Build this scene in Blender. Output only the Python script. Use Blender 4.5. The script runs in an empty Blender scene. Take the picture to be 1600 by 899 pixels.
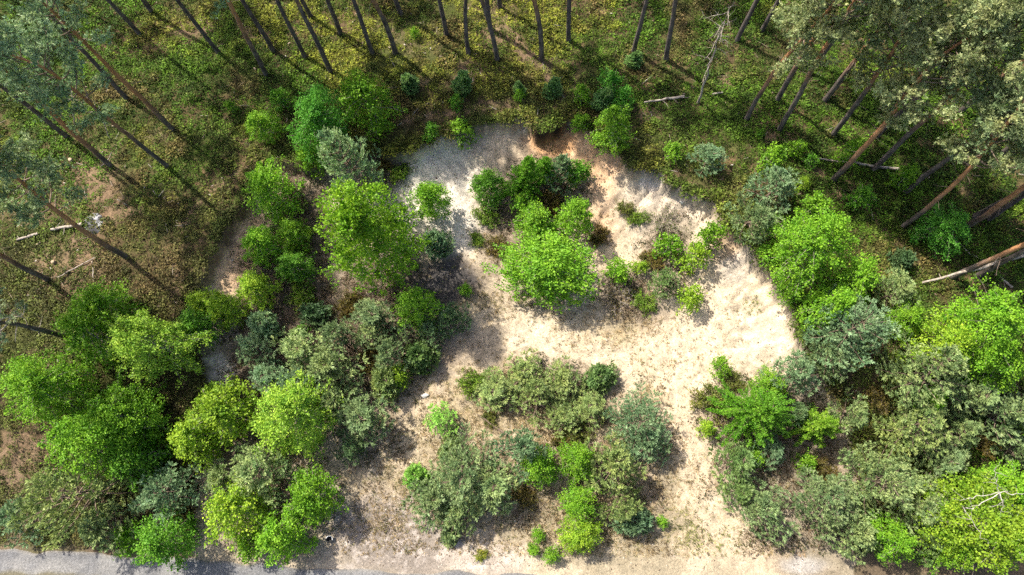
import bpy, math, random
import numpy as np
from mathutils import Matrix, Vector

# ------------------------------------------------------------------ camera, sky, sun, exposure
scene = bpy.context.scene
coll = scene.collection
FOC, CX, CY, NAD, CAM_H = 1066.0, 800.0, 449.5, (845.0, 780.0), 40.0
_n = np.array([NAD[0] - CX, CY - NAD[1], -FOC]); _n /= np.linalg.norm(_n)
_zc = -_n
_xc = np.array([1.0, 0, 0]); _xc -= _zc * _xc.dot(_zc); _xc /= np.linalg.norm(_xc)
_yc = np.cross(_zc, _xc)
ROT = np.array([_xc, _yc, _zc])
cam_data = bpy.data.cameras.new('camera')
cam_data.sensor_width = 36.0
cam_data.lens = FOC / 1600.0 * 36.0
cam_data.clip_start = 0.5
cam_data.clip_end = 3000.0
cam = bpy.data.objects.new('camera', cam_data)
coll.objects.link(cam)
m4 = Matrix([list(ROT[i]) + [(0, 0, CAM_H)[i]] for i in range(3)] + [[0, 0, 0, 1]])
cam.matrix_world = m4
scene.camera = cam

SUN_EL, SHADOW_AZ = 54.0, -38.0          # shadows run to the lower right
world = bpy.data.worlds.new('World'); scene.world = world
world.use_nodes = True
wn = world.node_tree.nodes
sky = wn.new('ShaderNodeTexSky'); sky.sky_type = 'NISHITA'; sky.sun_disc = False
sky.sun_elevation = math.radians(SUN_EL)
_tx, _ty = -math.cos(math.radians(SHADOW_AZ)), -math.sin(math.radians(SHADOW_AZ))   # towards the sun
sky.sun_rotation = math.atan2(_tx, _ty)
sky.air_density = 0.8; sky.dust_density = 3.5; sky.ozone_density = 0.5
wn['Background'].inputs['Strength'].default_value = 0.125
world.node_tree.links.new(sky.outputs[0], wn['Background'].inputs['Color'])
sun_d = bpy.data.lights.new('sun', 'SUN'); sun_d.energy = 4.1; sun_d.angle = math.radians(0.9)
sun_d.color = (1.0, 0.93, 0.80)
sun = bpy.data.objects.new('sun', sun_d); coll.objects.link(sun)
_el = math.radians(SUN_EL)
sun.rotation_euler = Vector((-_tx * math.cos(_el), -_ty * math.cos(_el), -math.sin(_el))).to_track_quat('-Z', 'Y').to_euler()
sun.location = (-40, 40, 80)
vs = scene.view_settings
vs.view_transform = 'Standard'; vs.look = 'None'; vs.gamma = 1.0; vs.use_curve_mapping = False
vs.exposure = 0.97
scene.render.filter_size = 1.1
scene.cycles.use_denoising = False
scene.cycles.max_bounces = 4
scene.cycles.diffuse_bounces = 3
scene.cycles.glossy_bounces = 1
scene.cycles.transmission_bounces = 3
scene.cycles.use_adaptive_sampling = True
scene.cycles.adaptive_threshold = 0.03
scene.cycles.transparent_max_bounces = 4

# ------------------------------------------------------------------ helpers
rng = np.random.default_rng(7)
random.seed(7)

def unproj(px, py, z=0.0):
    d = ROT @ np.array([px - CX, CY - py, -FOC])
    t = (z - CAM_H) / d[2]
    return d[0] * t, d[1] * t

def depth_at(x, y, z):
    return -float(ROT.T[2] @ np.array([x, y, z - CAM_H]))

def _hash(ix, iy, seed):
    n = (ix * 374761393 + iy * 668265263 + seed * 144269504) & 0xffffffff
    n = ((n ^ (n >> 13)) * 1274126177) & 0xffffffff
    n = n ^ (n >> 16)
    return n / 4294967296.0

def vnoise(x, y, seed=0):
    ix = np.floor(x).astype(np.int64); iy = np.floor(y).astype(np.int64)
    fx = x - ix; fy = y - iy
    fx = fx * fx * (3 - 2 * fx); fy = fy * fy * (3 - 2 * fy)
    a = _hash(ix, iy, seed); b = _hash(ix + 1, iy, seed)
    c = _hash(ix, iy + 1, seed); d = _hash(ix + 1, iy + 1, seed)
    return (a * (1 - fx) + b * fx) * (1 - fy) + (c * (1 - fx) + d * fx) * fy

def fbm(x, y, scale, seed=0, octv=4):
    s = 0.0; a = 1.0; tot = 0.0; f = 1.0 / scale
    for o in range(octv):
        s = s + a * (vnoise(x * f + 17.3 * o, y * f - 9.1 * o, seed + o) - 0.5)
        tot += a; a *= 0.5; f *= 2.03
    return s / tot * 2.0                     # about -1..1

def sstep(a, b, x):
    t = np.clip((x - a) / (b - a), 0, 1)
    return t * t * (3 - 2 * t)

def seg_dist(x, y, pts, closed=False):
    d = np.full(x.shape, 1e9)
    n = len(pts)
    for i in range(n if closed else n - 1):
        ax, ay = pts[i]; bx, by = pts[(i + 1) % n]
        vx, vy = bx - ax, by - ay
        t = np.clip(((x - ax) * vx + (y - ay) * vy) / (vx * vx + vy * vy + 1e-9), 0, 1)
        d = np.minimum(d, (x - ax - t * vx) ** 2 + (y - ay - t * vy) ** 2)
    return np.sqrt(d)

def inside(x, y, pts):
    c = np.zeros(x.shape, bool)
    n = len(pts)
    for i in range(n):
        ax, ay = pts[i]; bx, by = pts[(i + 1) % n]
        if ay == by: continue
        c ^= ((ay > y) != (by > y)) & (x < (bx - ax) * (y - ay) / (by - ay) + ax)
    return c

# ------------------------------------------------------------------ terrain shape
HP_MAX = 3.0
RIM_PX = [(300, 1000), (300, 760), (322, 640), (326, 605), (310, 590), (306, 568), (298, 530), (290, 480), (300, 440),
          (316, 398), (340, 355), (358, 325), (378, 300), (380, 268), (404, 240), (440, 244), (470, 252), (500, 245), (545, 232),
          (600, 240), (640, 240), (662, 224), (700, 209), (730, 200), (765, 193), (800, 190), (820, 180), (826, 192),
          (838, 209), (852, 204), (874, 192), (886, 177), (893, 175), (898, 190), (914, 200), (928, 204), (935, 222), (952, 232), (974, 238),
          (984, 254), (996, 263), (1003, 256), (1012, 262), (1020, 260), (1038, 270), (1041, 284), (1062, 292), (1090, 308),
          (1121, 312), (1127, 335), (1141, 357), (1161, 375), (1182, 396), (1186, 408), (1212, 432), (1219, 447), (1236, 466),
          (1243, 497), (1252, 527), (1272, 556), (1292, 592), (1330, 650), (1350, 740), (1330, 1000)]
RIM = [unproj(px, py, HP_MAX if py < 560 else max(0.0, HP_MAX * (760 - py) / 200)) for px, py in RIM_PX]

def hp_plateau(x, y):
    return HP_MAX * sstep(0.5, 9.0, y) * (1 - 0.22 * sstep(-9.0, -16.0, x))

def pit_sd(x, y):
    d = seg_dist(x, y, RIM, True)
    d = np.where(inside(x, y, RIM), d, -d)
    near = np.exp(-np.abs(d) / 2.0)
    return d + near * (0.24 * fbm(x, y, 1.6, 31, 3) + 0.24 * fbm(x, y, 0.6, 32, 3))

def rim_arc(x, y):
    """length along the rim of the nearest rim point"""
    best = np.full(x.shape, 1e9); arc = np.zeros(x.shape); s0 = 0.0
    for (ax, ay), (bx, by) in zip(RIM[:-1], RIM[1:]):
        vx, vy = bx - ax, by - ay; l2 = vx * vx + vy * vy + 1e-9
        t = np.clip(((x - ax) * vx + (y - ay) * vy) / l2, 0, 1)
        d = (x - ax - t * vx) ** 2 + (y - ay - t * vy) ** 2
        k = d < best
        best[k] = d[k]; arc[k] = s0 + t[k] * math.sqrt(l2); s0 += math.sqrt(l2)
    return arc

def flutes(x, y, d):
    a = rim_arc(x, y)
    return 0.6 * fbm(a, d * 0.28, 0.75, 46, 3) + 0.4 * fbm(a, d * 0.22 + 9, 0.3, 47, 2)

def terrain_z(x, y, sd=None):
    x = np.asarray(x, float); y = np.asarray(y, float)
    if sd is None: sd = pit_sd(x, y)
    hp = hp_plateau(x, y)
    d = np.clip(sd, 0, None)
    prof = 1 - 0.38 * sstep(0.0, 0.24, d) - 0.62 * (1 - np.exp(-(d / 3.3) ** 1.3))
    z = hp * prof
    slope = np.exp(-((d - 2.0) / 1.7) ** 2) * (sd > 0) * hp / HP_MAX
    z = z + slope * (0.26 * fbm(x, y, 1.1, 41, 4) + 0.10 * fbm(x, y, 0.42, 42, 3))
    wall = sstep(0.0, 0.3, d) * (1 - sstep(2.2, 4.2, d)) * (sd > 0) * hp / HP_MAX
    z = z + wall * 0.36 * flutes(x, y, d)
    z = z + 0.22 * fbm(x, y, 7.0, 43, 3) * sstep(-1.5, 2.0, y)
    z = z + (0.085 * fbm(x, y, 0.8, 44, 3) + 0.05 * fbm(x, y, 0.33, 45, 2)) * sstep(-2.5, -1.0, y)
    return z

def axis(lo, hi, step, far, n):
    core = np.arange(lo, hi + step * 0.5, step)
    g = np.geomspace(step * 2, far, n)
    return np.concatenate([(lo - np.cumsum(g))[::-1], core, hi + np.cumsum(g)])
gx = axis(-40, 36, 0.115, 160, 26); gy = axis(-6.5, 36, 0.115, 160, 26)
GX, GY = np.meshgrid(gx, gy)
X = GX.ravel(); Y = GY.ravel()
SD = pit_sd(X, Y)
Z = terrain_z(X, Y, SD)
ZG = Z.reshape(GX.shape)

def tz(x, y):
    """height of the ground sheet itself"""
    i = int(np.clip(np.searchsorted(gx, x) - 1, 0, len(gx) - 2)); j = int(np.clip(np.searchsorted(gy, y) - 1, 0, len(gy) - 2))
    fx = (x - gx[i]) / (gx[i + 1] - gx[i]); fy = (y - gy[j]) / (gy[j + 1] - gy[j])
    return float((ZG[j, i] * (1 - fx) + ZG[j, i + 1] * fx) * (1 - fy) + (ZG[j + 1, i] * (1 - fx) + ZG[j + 1, i + 1] * fx) * fy)

def ground_pt(px, py):
    z = 1.5
    for _ in range(8):
        x, y = unproj(px, py, z)
        z = 0.5 * z + 0.5 * tz(x, y)
    return x, y, tz(x, y)

def wpts(pts, z):
    return [unproj(px, py, z) for px, py in pts]

# ------------------------------------------------------------------ materials
def new_mat(name):
    m = bpy.data.materials.new(name); m.use_nodes = True
    nt = m.node_tree; nt.nodes.clear()
    out = nt.nodes.new('ShaderNodeOutputMaterial')
    return m, nt, nt.nodes, nt.links, out

def leaf_mat(name, c_lo, c_hi, trans=0.35, rough=0.55, spec=0.25, trans_tint=(1.15, 1.1, 0.7)):
    """foliage: colour runs c_lo..c_hi by a random number on each leaf, times the tree's own tint"""
    m, nt, N, L, out = new_mat(name)
    at = N.new('ShaderNodeAttribute'); at.attribute_name = 'lv'
    mix = N.new('ShaderNodeMix'); mix.data_type = 'RGBA'
    mix.inputs['A'].default_value = (*c_lo, 1); mix.inputs['B'].default_value = (*c_hi, 1)
    L.new(at.outputs['Fac'], mix.inputs['Factor'])
    tcn = N.new('ShaderNodeTexCoord'); tn = N.new('ShaderNodeTexNoise'); tn.inputs['Scale'].default_value = 1.4; tn.inputs['Detail'].default_value = 2
    L.new(tcn.outputs['Object'], tn.inputs['Vector'])
    tmr = N.new('ShaderNodeMapRange'); tmr.inputs['From Min'].default_value = 0.3; tmr.inputs['From Max'].default_value = 0.7
    L.new(tn.outputs['Fac'], tmr.inputs['Value'])
    tmx = N.new('ShaderNodeMix'); tmx.data_type = 'RGBA'
    tmx.inputs['A'].default_value = (0.78, 0.88, 0.9, 1); tmx.inputs['B'].default_value = (1.28, 1.10, 1.05, 1)
    L.new(tmr.outputs['Result'], tmx.inputs['Factor'])
    tmm = N.new('ShaderNodeMix'); tmm.data_type = 'RGBA'; tmm.blend_type = 'MULTIPLY'; tmm.inputs['Factor'].default_value = 1
    L.new(mix.outputs['Result'], tmm.inputs['A']); L.new(tmx.outputs['Result'], tmm.inputs['B'])
    mix = tmm
    oi = N.new('ShaderNodeObjectInfo')
    mul = N.new('ShaderNodeMix'); mul.data_type = 'RGBA'; mul.blend_type = 'MULTIPLY'; mul.inputs['Factor'].default_value = 1
    L.new(mix.outputs['Result'], mul.inputs['A']); L.new(oi.outputs['Color'], mul.inputs['B'])
    p = N.new('ShaderNodeBsdfPrincipled'); p.inputs['Roughness'].default_value = rough
    p.inputs['Specular IOR Level'].default_value = spec
    L.new(mul.outputs['Result'], p.inputs['Base Color'])
    t = N.new('ShaderNodeBsdfTranslucent')
    tm = N.new('ShaderNodeMix'); tm.data_type = 'RGBA'; tm.blend_type = 'MULTIPLY'; tm.inputs['Factor'].default_value = 1
    tm.inputs['B'].default_value = (*trans_tint, 1)
    L.new(mul.outputs['Result'], tm.inputs['A']); L.new(tm.outputs['Result'], t.inputs['Color'])
    ms = N.new('ShaderNodeMixShader'); ms.inputs[0].default_value = trans
    L.new(p.outputs[0], ms.inputs[1]); L.new(t.outputs[0], ms.inputs[2]); L.new(ms.outputs[0], out.inputs['Surface'])
    return m

def cover_mat(name, trans=0.3, rough=0.65):
    """ground plants set out by geometry nodes: the colour of each plant comes with it as 'tint'"""
    m, nt, N, L, out = new_mat(name)
    at = N.new('ShaderNodeAttribute'); at.attribute_type = 'INSTANCER'; at.attribute_name = 'tint'
    lv = N.new('ShaderNodeAttribute'); lv.attribute_name = 'lv'
    mr = N.new('ShaderNodeMapRange'); mr.inputs['To Min'].default_value = 0.65; mr.inputs['To Max'].default_value = 1.35
    L.new(lv.outputs['Fac'], mr.inputs['Value'])
    vm = N.new('ShaderNodeVectorMath'); vm.operation = 'SCALE'
    L.new(at.outputs['Color'], vm.inputs[0]); L.new(mr.outputs['Result'], vm.inputs['Scale'])
    p = N.new('ShaderNodeBsdfPrincipled'); p.inputs['Roughness'].default_value = rough
    p.inputs['Specular IOR Level'].default_value = 0.2
    L.new(vm.outputs['Vector'], p.inputs['Base Color'])
    t = N.new('ShaderNodeBsdfTranslucent'); L.new(vm.outputs['Vector'], t.inputs['Color'])
    ms = N.new('ShaderNodeMixShader'); ms.inputs[0].default_value = trans
    L.new(p.outputs[0], ms.inputs[1]); L.new(t.outputs[0], ms.inputs[2]); L.new(ms.outputs[0], out.inputs['Surface'])
    return m

def bark_mat(name, c1, c2, scale=6.0, zstretch=0.25, upper=None):
    """bark: two tones of noise; with 'upper' the trunk turns to that colour above the height kept in the object's alpha"""
    m, nt, N, L, out = new_mat(name)
    tc = N.new('ShaderNodeTexCoord')
    mp = N.new('ShaderNodeMapping'); mp.inputs['Scale'].default_value = (1, 1, zstretch)
    L.new(tc.outputs['Object'], mp.inputs['Vector'])
    nz = N.new('ShaderNodeTexNoise'); nz.inputs['Scale'].default_value = scale; nz.inputs['Detail'].default_value = 5
    L.new(mp.outputs[0], nz.inputs['Vector'])
    rp = N.new('ShaderNodeValToRGB'); rp.color_ramp.elements[0].position = 0.35; rp.color_ramp.elements[1].position = 0.65
    rp.color_ramp.elements[0].color = (*c1, 1); rp.color_ramp.elements[1].color = (*c2, 1)
    L.new(nz.outputs['Fac'], rp.inputs['Fac'])
    col = rp.outputs['Color']
    if upper:
        sx = N.new('ShaderNodeSeparateXYZ'); L.new(tc.outputs['Object'], sx.inputs[0])
        oi = N.new('ShaderNodeObjectInfo')
        n2 = N.new('ShaderNodeTexNoise'); n2.inputs['Scale'].default_value = 1.3; n2.inputs['Detail'].default_value = 3
        L.new(tc.outputs['Object'], n2.inputs['Vector'])
        ma = N.new('ShaderNodeMath'); ma.operation = 'MULTIPLY_ADD'; ma.inputs[1].default_value = 3.0
        L.new(n2.outputs['Fac'], ma.inputs[0]); L.new(sx.outputs['Z'], ma.inputs[2])
        mul = N.new('ShaderNodeMath'); mul.operation = 'MULTIPLY'; mul.inputs[1].default_value = 10.0
        L.new(oi.outputs['Alpha'], mul.inputs[0])
        sb = N.new('ShaderNodeMath'); sb.operation = 'SUBTRACT'; L.new(ma.outputs[0], sb.inputs[0]); L.new(mul.outputs[0], sb.inputs[1])
        mr = N.new('ShaderNodeMapRange'); mr.inputs['From Min'].default_value = 0.0; mr.inputs['From Max'].default_value = 3.0
        L.new(sb.outputs[0], mr.inputs['Value'])
        r2 = N.new('ShaderNodeValToRGB'); r2.color_ramp.elements[0].position = 0.3; r2.color_ramp.elements[1].position = 0.7
        r2.color_ramp.elements[0].color = (*[c * 0.62 for c in upper], 1); r2.color_ramp.elements[1].color = (*upper, 1)
        L.new(nz.outputs['Fac'], r2.inputs['Fac'])
        mx = N.new('ShaderNodeMix'); mx.data_type = 'RGBA'
        L.new(mr.outputs['Result'], mx.inputs['Factor']); L.new(col, mx.inputs['A']); L.new(r2.outputs['Color'], mx.inputs['B'])
        oc = N.new('ShaderNodeMix'); oc.data_type = 'RGBA'; oc.blend_type = 'MULTIPLY'; oc.inputs['Factor'].default_value = 1
        L.new(mx.outputs['Result'], oc.inputs['A']); L.new(oi.outputs['Color'], oc.inputs['B'])
        col = oc.outputs['Result']
    p = N.new('ShaderNodeBsdfPrincipled'); p.inputs['Roughness'].default_value = 0.9; p.inputs['Specular IOR Level'].default_value = 0.15
    L.new(col, p.inputs['Base Color'])
    bp = N.new('ShaderNodeBump'); bp.inputs['Strength'].default_value = 0.6; bp.inputs['Distance'].default_value = 0.03
    L.new(nz.outputs['Fac'], bp.inputs['Height']); L.new(bp.outputs[0], p.inputs['Normal'])
    L.new(p.outputs[0], out.inputs['Surface'])
    return m

def ground_mat(name, grain=0.35):
    """ground: the soil, sand and litter colours lie in the mesh's colour attribute; fine grain and relief come from noise"""
    m, nt, N, L, out = new_mat(name)
    at = N.new('ShaderNodeAttribute'); at.attribute_name = 'soil'
    tc = N.new('ShaderNodeTexCoord')
    n1 = N.new('ShaderNodeTexNoise'); n1.inputs['Scale'].default_value = 9.0; n1.inputs['Detail'].default_value = 8; n1.inputs['Roughness'].default_value = 0.75
    L.new(tc.outputs['Object'], n1.inputs['Vector'])
    n2 = N.new('ShaderNodeTexNoise'); n2.inputs['Scale'].default_value = 2.2; n2.inputs['Detail'].default_value = 4
    L.new(tc.outputs['Object'], n2.inputs['Vector'])
    mr = N.new('ShaderNodeMapRange'); mr.inputs['From Min'].default_value = 0.3; mr.inputs['From Max'].default_value = 0.7
    mr.inputs['To Min'].default_value = 1 - grain; mr.inputs['To Max'].default_value = 1 + grain
    L.new(n1.outputs['Fac'], mr.inputs['Value'])
    mr2 = N.new('ShaderNodeMapRange'); mr2.inputs['From Min'].default_value = 0.3; mr2.inputs['From Max'].default_value = 0.7
    mr2.inputs['To Min'].default_value = 0.9; mr2.inputs['To Max'].default_value = 1.1
    L.new(n2.outputs['Fac'], mr2.inputs['Value'])
    mm = N.new('ShaderNodeMath'); mm.operation = 'MULTIPLY'; L.new(mr.outputs['Result'], mm.inputs[0]); L.new(mr2.outputs['Result'], mm.inputs[1])
    vm = N.new('ShaderNodeVectorMath'); vm.operation = 'SCALE'
    L.new(at.outputs['Color'], vm.inputs[0]); L.new(mm.outputs[0], vm.inputs['Scale'])
    p = N.new('ShaderNodeBsdfPrincipled'); p.inputs['Roughness'].default_value = 0.95; p.inputs['Specular IOR Level'].default_value = 0.1
    L.new(vm.outputs['Vector'], p.inputs['Base Color'])
    bp = N.new('ShaderNodeBump'); bp.inputs['Strength'].default_value = 0.7; bp.inputs['Distance'].default_value = 0.05
    L.new(n1.outputs['Fac'], bp.inputs['Height']); L.new(bp.outputs[0], p.inputs['Normal'])
    L.new(p.outputs[0], out.inputs['Surface'])
    return m

M = dict(
    ground=ground_mat('ground_soil_sand', 0.5),
    birch=leaf_mat('birch_leaves', (0.085, 0.210, 0.010), (0.275, 0.460, 0.036), 0.34),
    larch=leaf_mat('larch_needles', (0.085, 0.225, 0.012), (0.210, 0.390, 0.040), 0.40),
    pine=leaf_mat('pine_needles', (0.080, 0.135, 0.050), (0.320, 0.430, 0.190), 0.26, 0.5, 0.35, (1.0, 1.0, 0.8)),
    tallpine=leaf_mat('tall_pine_needles', (0.120, 0.170, 0.075), (0.420, 0.500, 0.275), 0.30, 0.5, 0.35, (1.0, 1.0, 0.8)),
    shrub=leaf_mat('shrub_leaves', (0.070, 0.105, 0.024), (0.190, 0.225, 0.065), 0.30),
    pinebark=bark_mat('pine_bark', (0.075, 0.062, 0.055), (0.190, 0.158, 0.138), 5.0, 0.3, (0.52, 0.265, 0.130)),
    birchbark=bark_mat('birch_bark', (0.25, 0.22, 0.19), (0.62, 0.58, 0.52), 7.0, 2.0),
    birchtwig=bark_mat('birch_twigs', (0.20, 0.16, 0.12), (0.42, 0.37, 0.31), 7.0, 2.0),
    twig=bark_mat('twig_bark', (0.13, 0.095, 0.07), (0.27, 0.21, 0.16), 8.0, 0.5),
    deadwood=bark_mat('dead_wood', (0.22, 0.18, 0.15), (0.50, 0.44, 0.37), 6.0, 0.6),
    cutwood=bark_mat('cut_wood', (0.34, 0.25, 0.16), (0.50, 0.40, 0.28), 12.0, 1.0),
    cover=cover_mat('low_plants'),
    grass=cover_mat('dry_grass', 0.25, 0.8),
    clod=cover_mat('clods', 0.0, 0.95),
)

# ------------------------------------------------------------------ mesh builders
def mesh_np(name, verts, faces_list, lv=None, mat=None, smooth=False):
    """faces_list: list of (n,k) integer arrays"""
    me = bpy.data.meshes.new(name)
    verts = np.asarray(verts, np.float32)
    me.vertices.add(len(verts)); me.vertices.foreach_set('co', verts.ravel())
    loops = np.concatenate([f.ravel() for f in faces_list]).astype(np.int32)
    tot = np.concatenate([np.full(len(f), f.shape[1], np.int32) for f in faces_list])
    start = np.concatenate([[0], np.cumsum(tot)[:-1]]).astype(np.int32)
    me.loops.add(len(loops)); me.loops.foreach_set('vertex_index', loops)
    me.polygons.add(len(tot)); me.polygons.foreach_set('loop_start', start); me.polygons.foreach_set('loop_total', tot)
    if smooth: me.polygons.foreach_set('use_smooth', np.ones(len(tot), bool))
    me.update(calc_edges=True)
    if lv is not None:
        a = me.attributes.new('lv', 'FLOAT', 'POINT'); a.data.foreach_set('value', np.asarray(lv, np.float32))
    if mat: me.materials.append(mat)
    return me

class Tubes:
    def __init__(s): s.v = []; s.f = []; s.n = 0
    def add(s, pts, rad, sides=5, cap=True):
        pts = np.asarray(pts, float); k = len(pts)
        rad = np.broadcast_to(np.asarray(rad, float), (k,))
        tan = np.gradient(pts, axis=0); tan /= np.linalg.norm(tan, axis=1)[:, None] + 1e-9
        ref = np.array([0, 0, 1.0]) if abs(tan[0][2]) < 0.9 else np.array([1.0, 0, 0])
        u = np.cross(tan, ref); u /= np.linalg.norm(u, axis=1)[:, None] + 1e-9
        w = np.cross(tan, u)
        an = np.arange(sides) / sides * 2 * math.pi
        ring = pts[:, None, :] + rad[:, None, None] * (np.cos(an)[None, :, None] * u[:, None, :] + np.sin(an)[None, :, None] * w[:, None, :])
        s.v.append(ring.reshape(-1, 3))
        i = np.arange(k - 1)[:, None] * sides; j = np.arange(sides)[None, :]; j2 = (j + 1) % sides
        q = np.stack([i + j, i + j2, i + sides + j2, i + sides + j], -1).reshape(-1, 4) + s.n
        s.f.append(q)
        if cap and sides == 4 or cap and sides == 3:
            pass
        s.n += k * sides
    def mesh(s, name, mat, smooth=True):
        return mesh_np(name, np.concatenate(s.v), s.f, None, mat, smooth)

def leaf_quads(c, a, s, L, W, bend=None):
    """rhombic leaves at c pointing along a, wide along s"""
    L = np.asarray(L)[:, None]; W = np.asarray(W)[:, None]
    v = np.stack([c, c + a * L * 0.5 + s * W * 0.5, c + a * L, c + a * L * 0.5 - s * W * 0.5], 1)
    n = len(c)
    return v.reshape(-1, 3), np.arange(n * 4).reshape(n, 4)

def unit(v):
    return v / (np.linalg.norm(v, axis=-1, keepdims=True) + 1e-9)

def rand_unit(r, n):
    return unit(r.normal(size=(n, 3)))

def link(name, me, parent=None):
    o = bpy.data.objects.new(name, me); coll.objects.link(o)
    if parent: o.parent = parent
    return o

def tag(o, label, cat, group=None, kind=None):
    if label: o['label'] = label
    if cat: o['category'] = cat
    if group: o['group'] = group
    if kind: o['kind'] = kind
    return o

def extent(C):
    return float(np.percentile(np.hypot(C[:, 0], C[:, 1]), 95)), float(C[:, 2].max())

def curve_pts(p0, d0, length, droop, n, r, wob=0.06):
    """a branch: starts at p0 along d0, bends by droop (negative z added along the way)"""
    d = unit(np.array(d0, float)); p = np.array(p0, float); out = [p.copy()]
    st = length / n
    for i in range(n):
        d = unit(d + np.array([0, 0, -droop / n]) + r.normal(size=3) * wob)
        p = p + d * st; out.append(p.copy())
    return np.array(out)

# ------------------------------------------------------------------ tree prototypes: (trunk, branches, crown meshes, R, H)
def proto_birch(seed, R, H, nbr, ntw, nleaf, lsize=0.12, fill=0.55):
    r = np.random.default_rng(seed)
    T = Tubes(); B = Tubes()
    tp = curve_pts((0, 0, -0.15), (0, 0, 1), H * 0.97, 0, 9, r, 0.05)
    rt = 0.012 * H + 0.012
    T.add(tp, np.linspace(rt, rt * 0.18, len(tp)), 6)
    C = []; LV = []; A = []
    lump = r.uniform(0.72, 1.12, 9)
    for b in range(nbr):
        t = 0.10 + 0.88 * ((b + r.uniform(0, 1)) / nbr)
        az = b * 2.39996 + r.normal() * 0.3
        f = t * (len(tp) - 1); i0 = min(int(f), len(tp) - 2); p0 = tp[i0] + (tp[i0 + 1] - tp[i0]) * (f - i0)
        env = (math.sin(math.pi * min(1.0, (t + 0.10) / 1.12) ** 0.85) ** 0.75) * (1.0 if t < 0.6 else (1.0 - 0.25 * (t - 0.6)))
        env = max(env, 0.18)
        ln = R * 1.12 * env * lump[int((az % 6.283) / 6.283 * 9) % 9] * r.uniform(0.8, 1.08)
        up = 0.45 + 0.9 * t
        d0 = (math.cos(az), math.sin(az), up)
        ln *= math.sqrt(1 + 0.35 * up)
        pts = curve_pts(p0, d0, ln, 0.95 + 0.5 * r.uniform(), 6, r, 0.09)
        B.add(pts, np.linspace(rt * 0.34 * (1.1 - t * 0.6), 0.004, len(pts)), 3)
        clv = r.uniform(0.0, 1.0)
        for k in range(ntw):
            q = r.uniform(0.22, 1.0); f2 = q * (len(pts) - 1); j = min(int(f2), len(pts) - 2)
            ps = pts[j] + (pts[j + 1] - pts[j]) * (f2 - j)
            dd = unit(pts[j + 1] - pts[j] + r.normal(size=3) * 0.75)
            tl = ln * r.uniform(0.16, 0.36) * (1.15 - 0.5 * q)
            tw = curve_pts(ps, dd, tl, 1.1, 4, r, 0.12)
            if k % 2 == 0: B.add(tw, [0.008, 0.006, 0.005, 0.004, 0.003], 3)
            m = max(4, int(nleaf * r.uniform(0.7, 1.3)))
            u = r.uniform(0.05, 1.0, m) * (len(tw) - 1); ii = np.minimum(u.astype(int), len(tw) - 2)
            cc = tw[ii] + (tw[ii + 1] - tw[ii]) * (u - ii)[:, None] + r.normal(size=(m, 3)) * np.array([0.075, 0.075, 0.06]) * (0.6 + 0.25 * R)
            C.append(cc); LV.append(np.clip(0.5 + (clv - 0.5) * 0.55 + r.normal(size=m) * 0.24, 0, 1))
            A.append(np.repeat((dd * 0.5)[None], m, 0))
    # leafy sprays filling the crown out to a lumpy hull
    nf = int(fill * nbr * ntw)
    t = r.beta(1.5, 1.35, nf) * 0.90 + 0.09; az = r.uniform(0, 6.283, nf)
    env = np.maximum(np.sin(np.pi * np.minimum(1.0, (t + 0.10) / 1.12) ** 0.85) ** 0.75 * np.where(t < 0.6, 1.0, 1.0 - 0.25 * (t - 0.6)), 0.15)
    lm = vnoise(az * 1.6 + seed, t * 5.0, seed) * 0.62 + 0.62
    rad = R * env * lm * np.sqrt(r.uniform(0.22, 1.0, nf))
    cx = np.stack([np.cos(az) * rad, np.sin(az) * rad, H * t * (0.93 + 0.14 * vnoise(az * 2, t * 3, seed + 5))], 1)
    keep = vnoise(cx[:, 0] * 2.0 / (0.5 + 0.25 * R) + 40, cx[:, 1] * 2.0 / (0.5 + 0.25 * R) + cx[:, 2] * 1.7, seed + 3) > 0.36
    cx = cx[keep]; az = az[keep]; t = t[keep]; nf = len(az)
    m = int(nleaf * 1.3)
    dd = unit(np.stack([np.cos(az), np.sin(az), 0.25 + r.normal(size=nf) * 0.4], 1))
    off = r.normal(size=(nf, m, 3)) * np.array([0.12, 0.12, 0.07]) * (0.6 + 0.25 * R) + dd[:, None, :] * r.uniform(-0.12, 0.16, (nf, m, 1)) * (0.5 + 0.3 * R)
    C.append((cx[:, None, :] + off).reshape(-1, 3)); A.append(np.repeat(dd * 0.5, m, 0))
    LV.append(np.clip(np.repeat(0.5 + 0.5 * (vnoise(az * 2.2, t * 6, seed + 9) - 0.5), m) + r.normal(size=nf * m) * 0.24, 0, 1))
    C = np.concatenate(C); LV = np.concatenate(LV); A = np.concatenate(A)
    n = len(C)
    a = unit(A + r.normal(size=(n, 3)) * 0.7 + np.array([0, 0, -0.25]))
    nn = unit(r.normal(size=(n, 3)) * 0.75 + np.array([0, 0, 0.8]))
    s = unit(np.cross(nn, a))
    sz = lsize * r.uniform(0.7, 1.25, n)
    V, Fq = leaf_quads(C, a, s, sz, sz * 0.78)
    return (T.mesh('birch_trunk', M['birchbark']), B.mesh('birch_branches', M['birchtwig']),
            mesh_np('birch_crown', V, [Fq], np.repeat(LV, 4), M['birch']), *extent(C))

def needle_tufts(r, C, D, L, W, per, spread=0.7):
    """bunches of needles: 'per' narrow blades round each shoot direction D at C"""
    n = len(C)
    c = np.repeat(C, per, 0); d = np.repeat(D, per, 0)
    a = unit(d + rand_unit(r, n * per) * spread)
    s = unit(np.cross(a, rand_unit(r, n * per)))
    ll = np.repeat(L, per) * r.uniform(0.75, 1.2, n * per)
    return c, a, s, ll, np.full(n * per, W) * r.uniform(0.8, 1.2, n * per)

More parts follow.
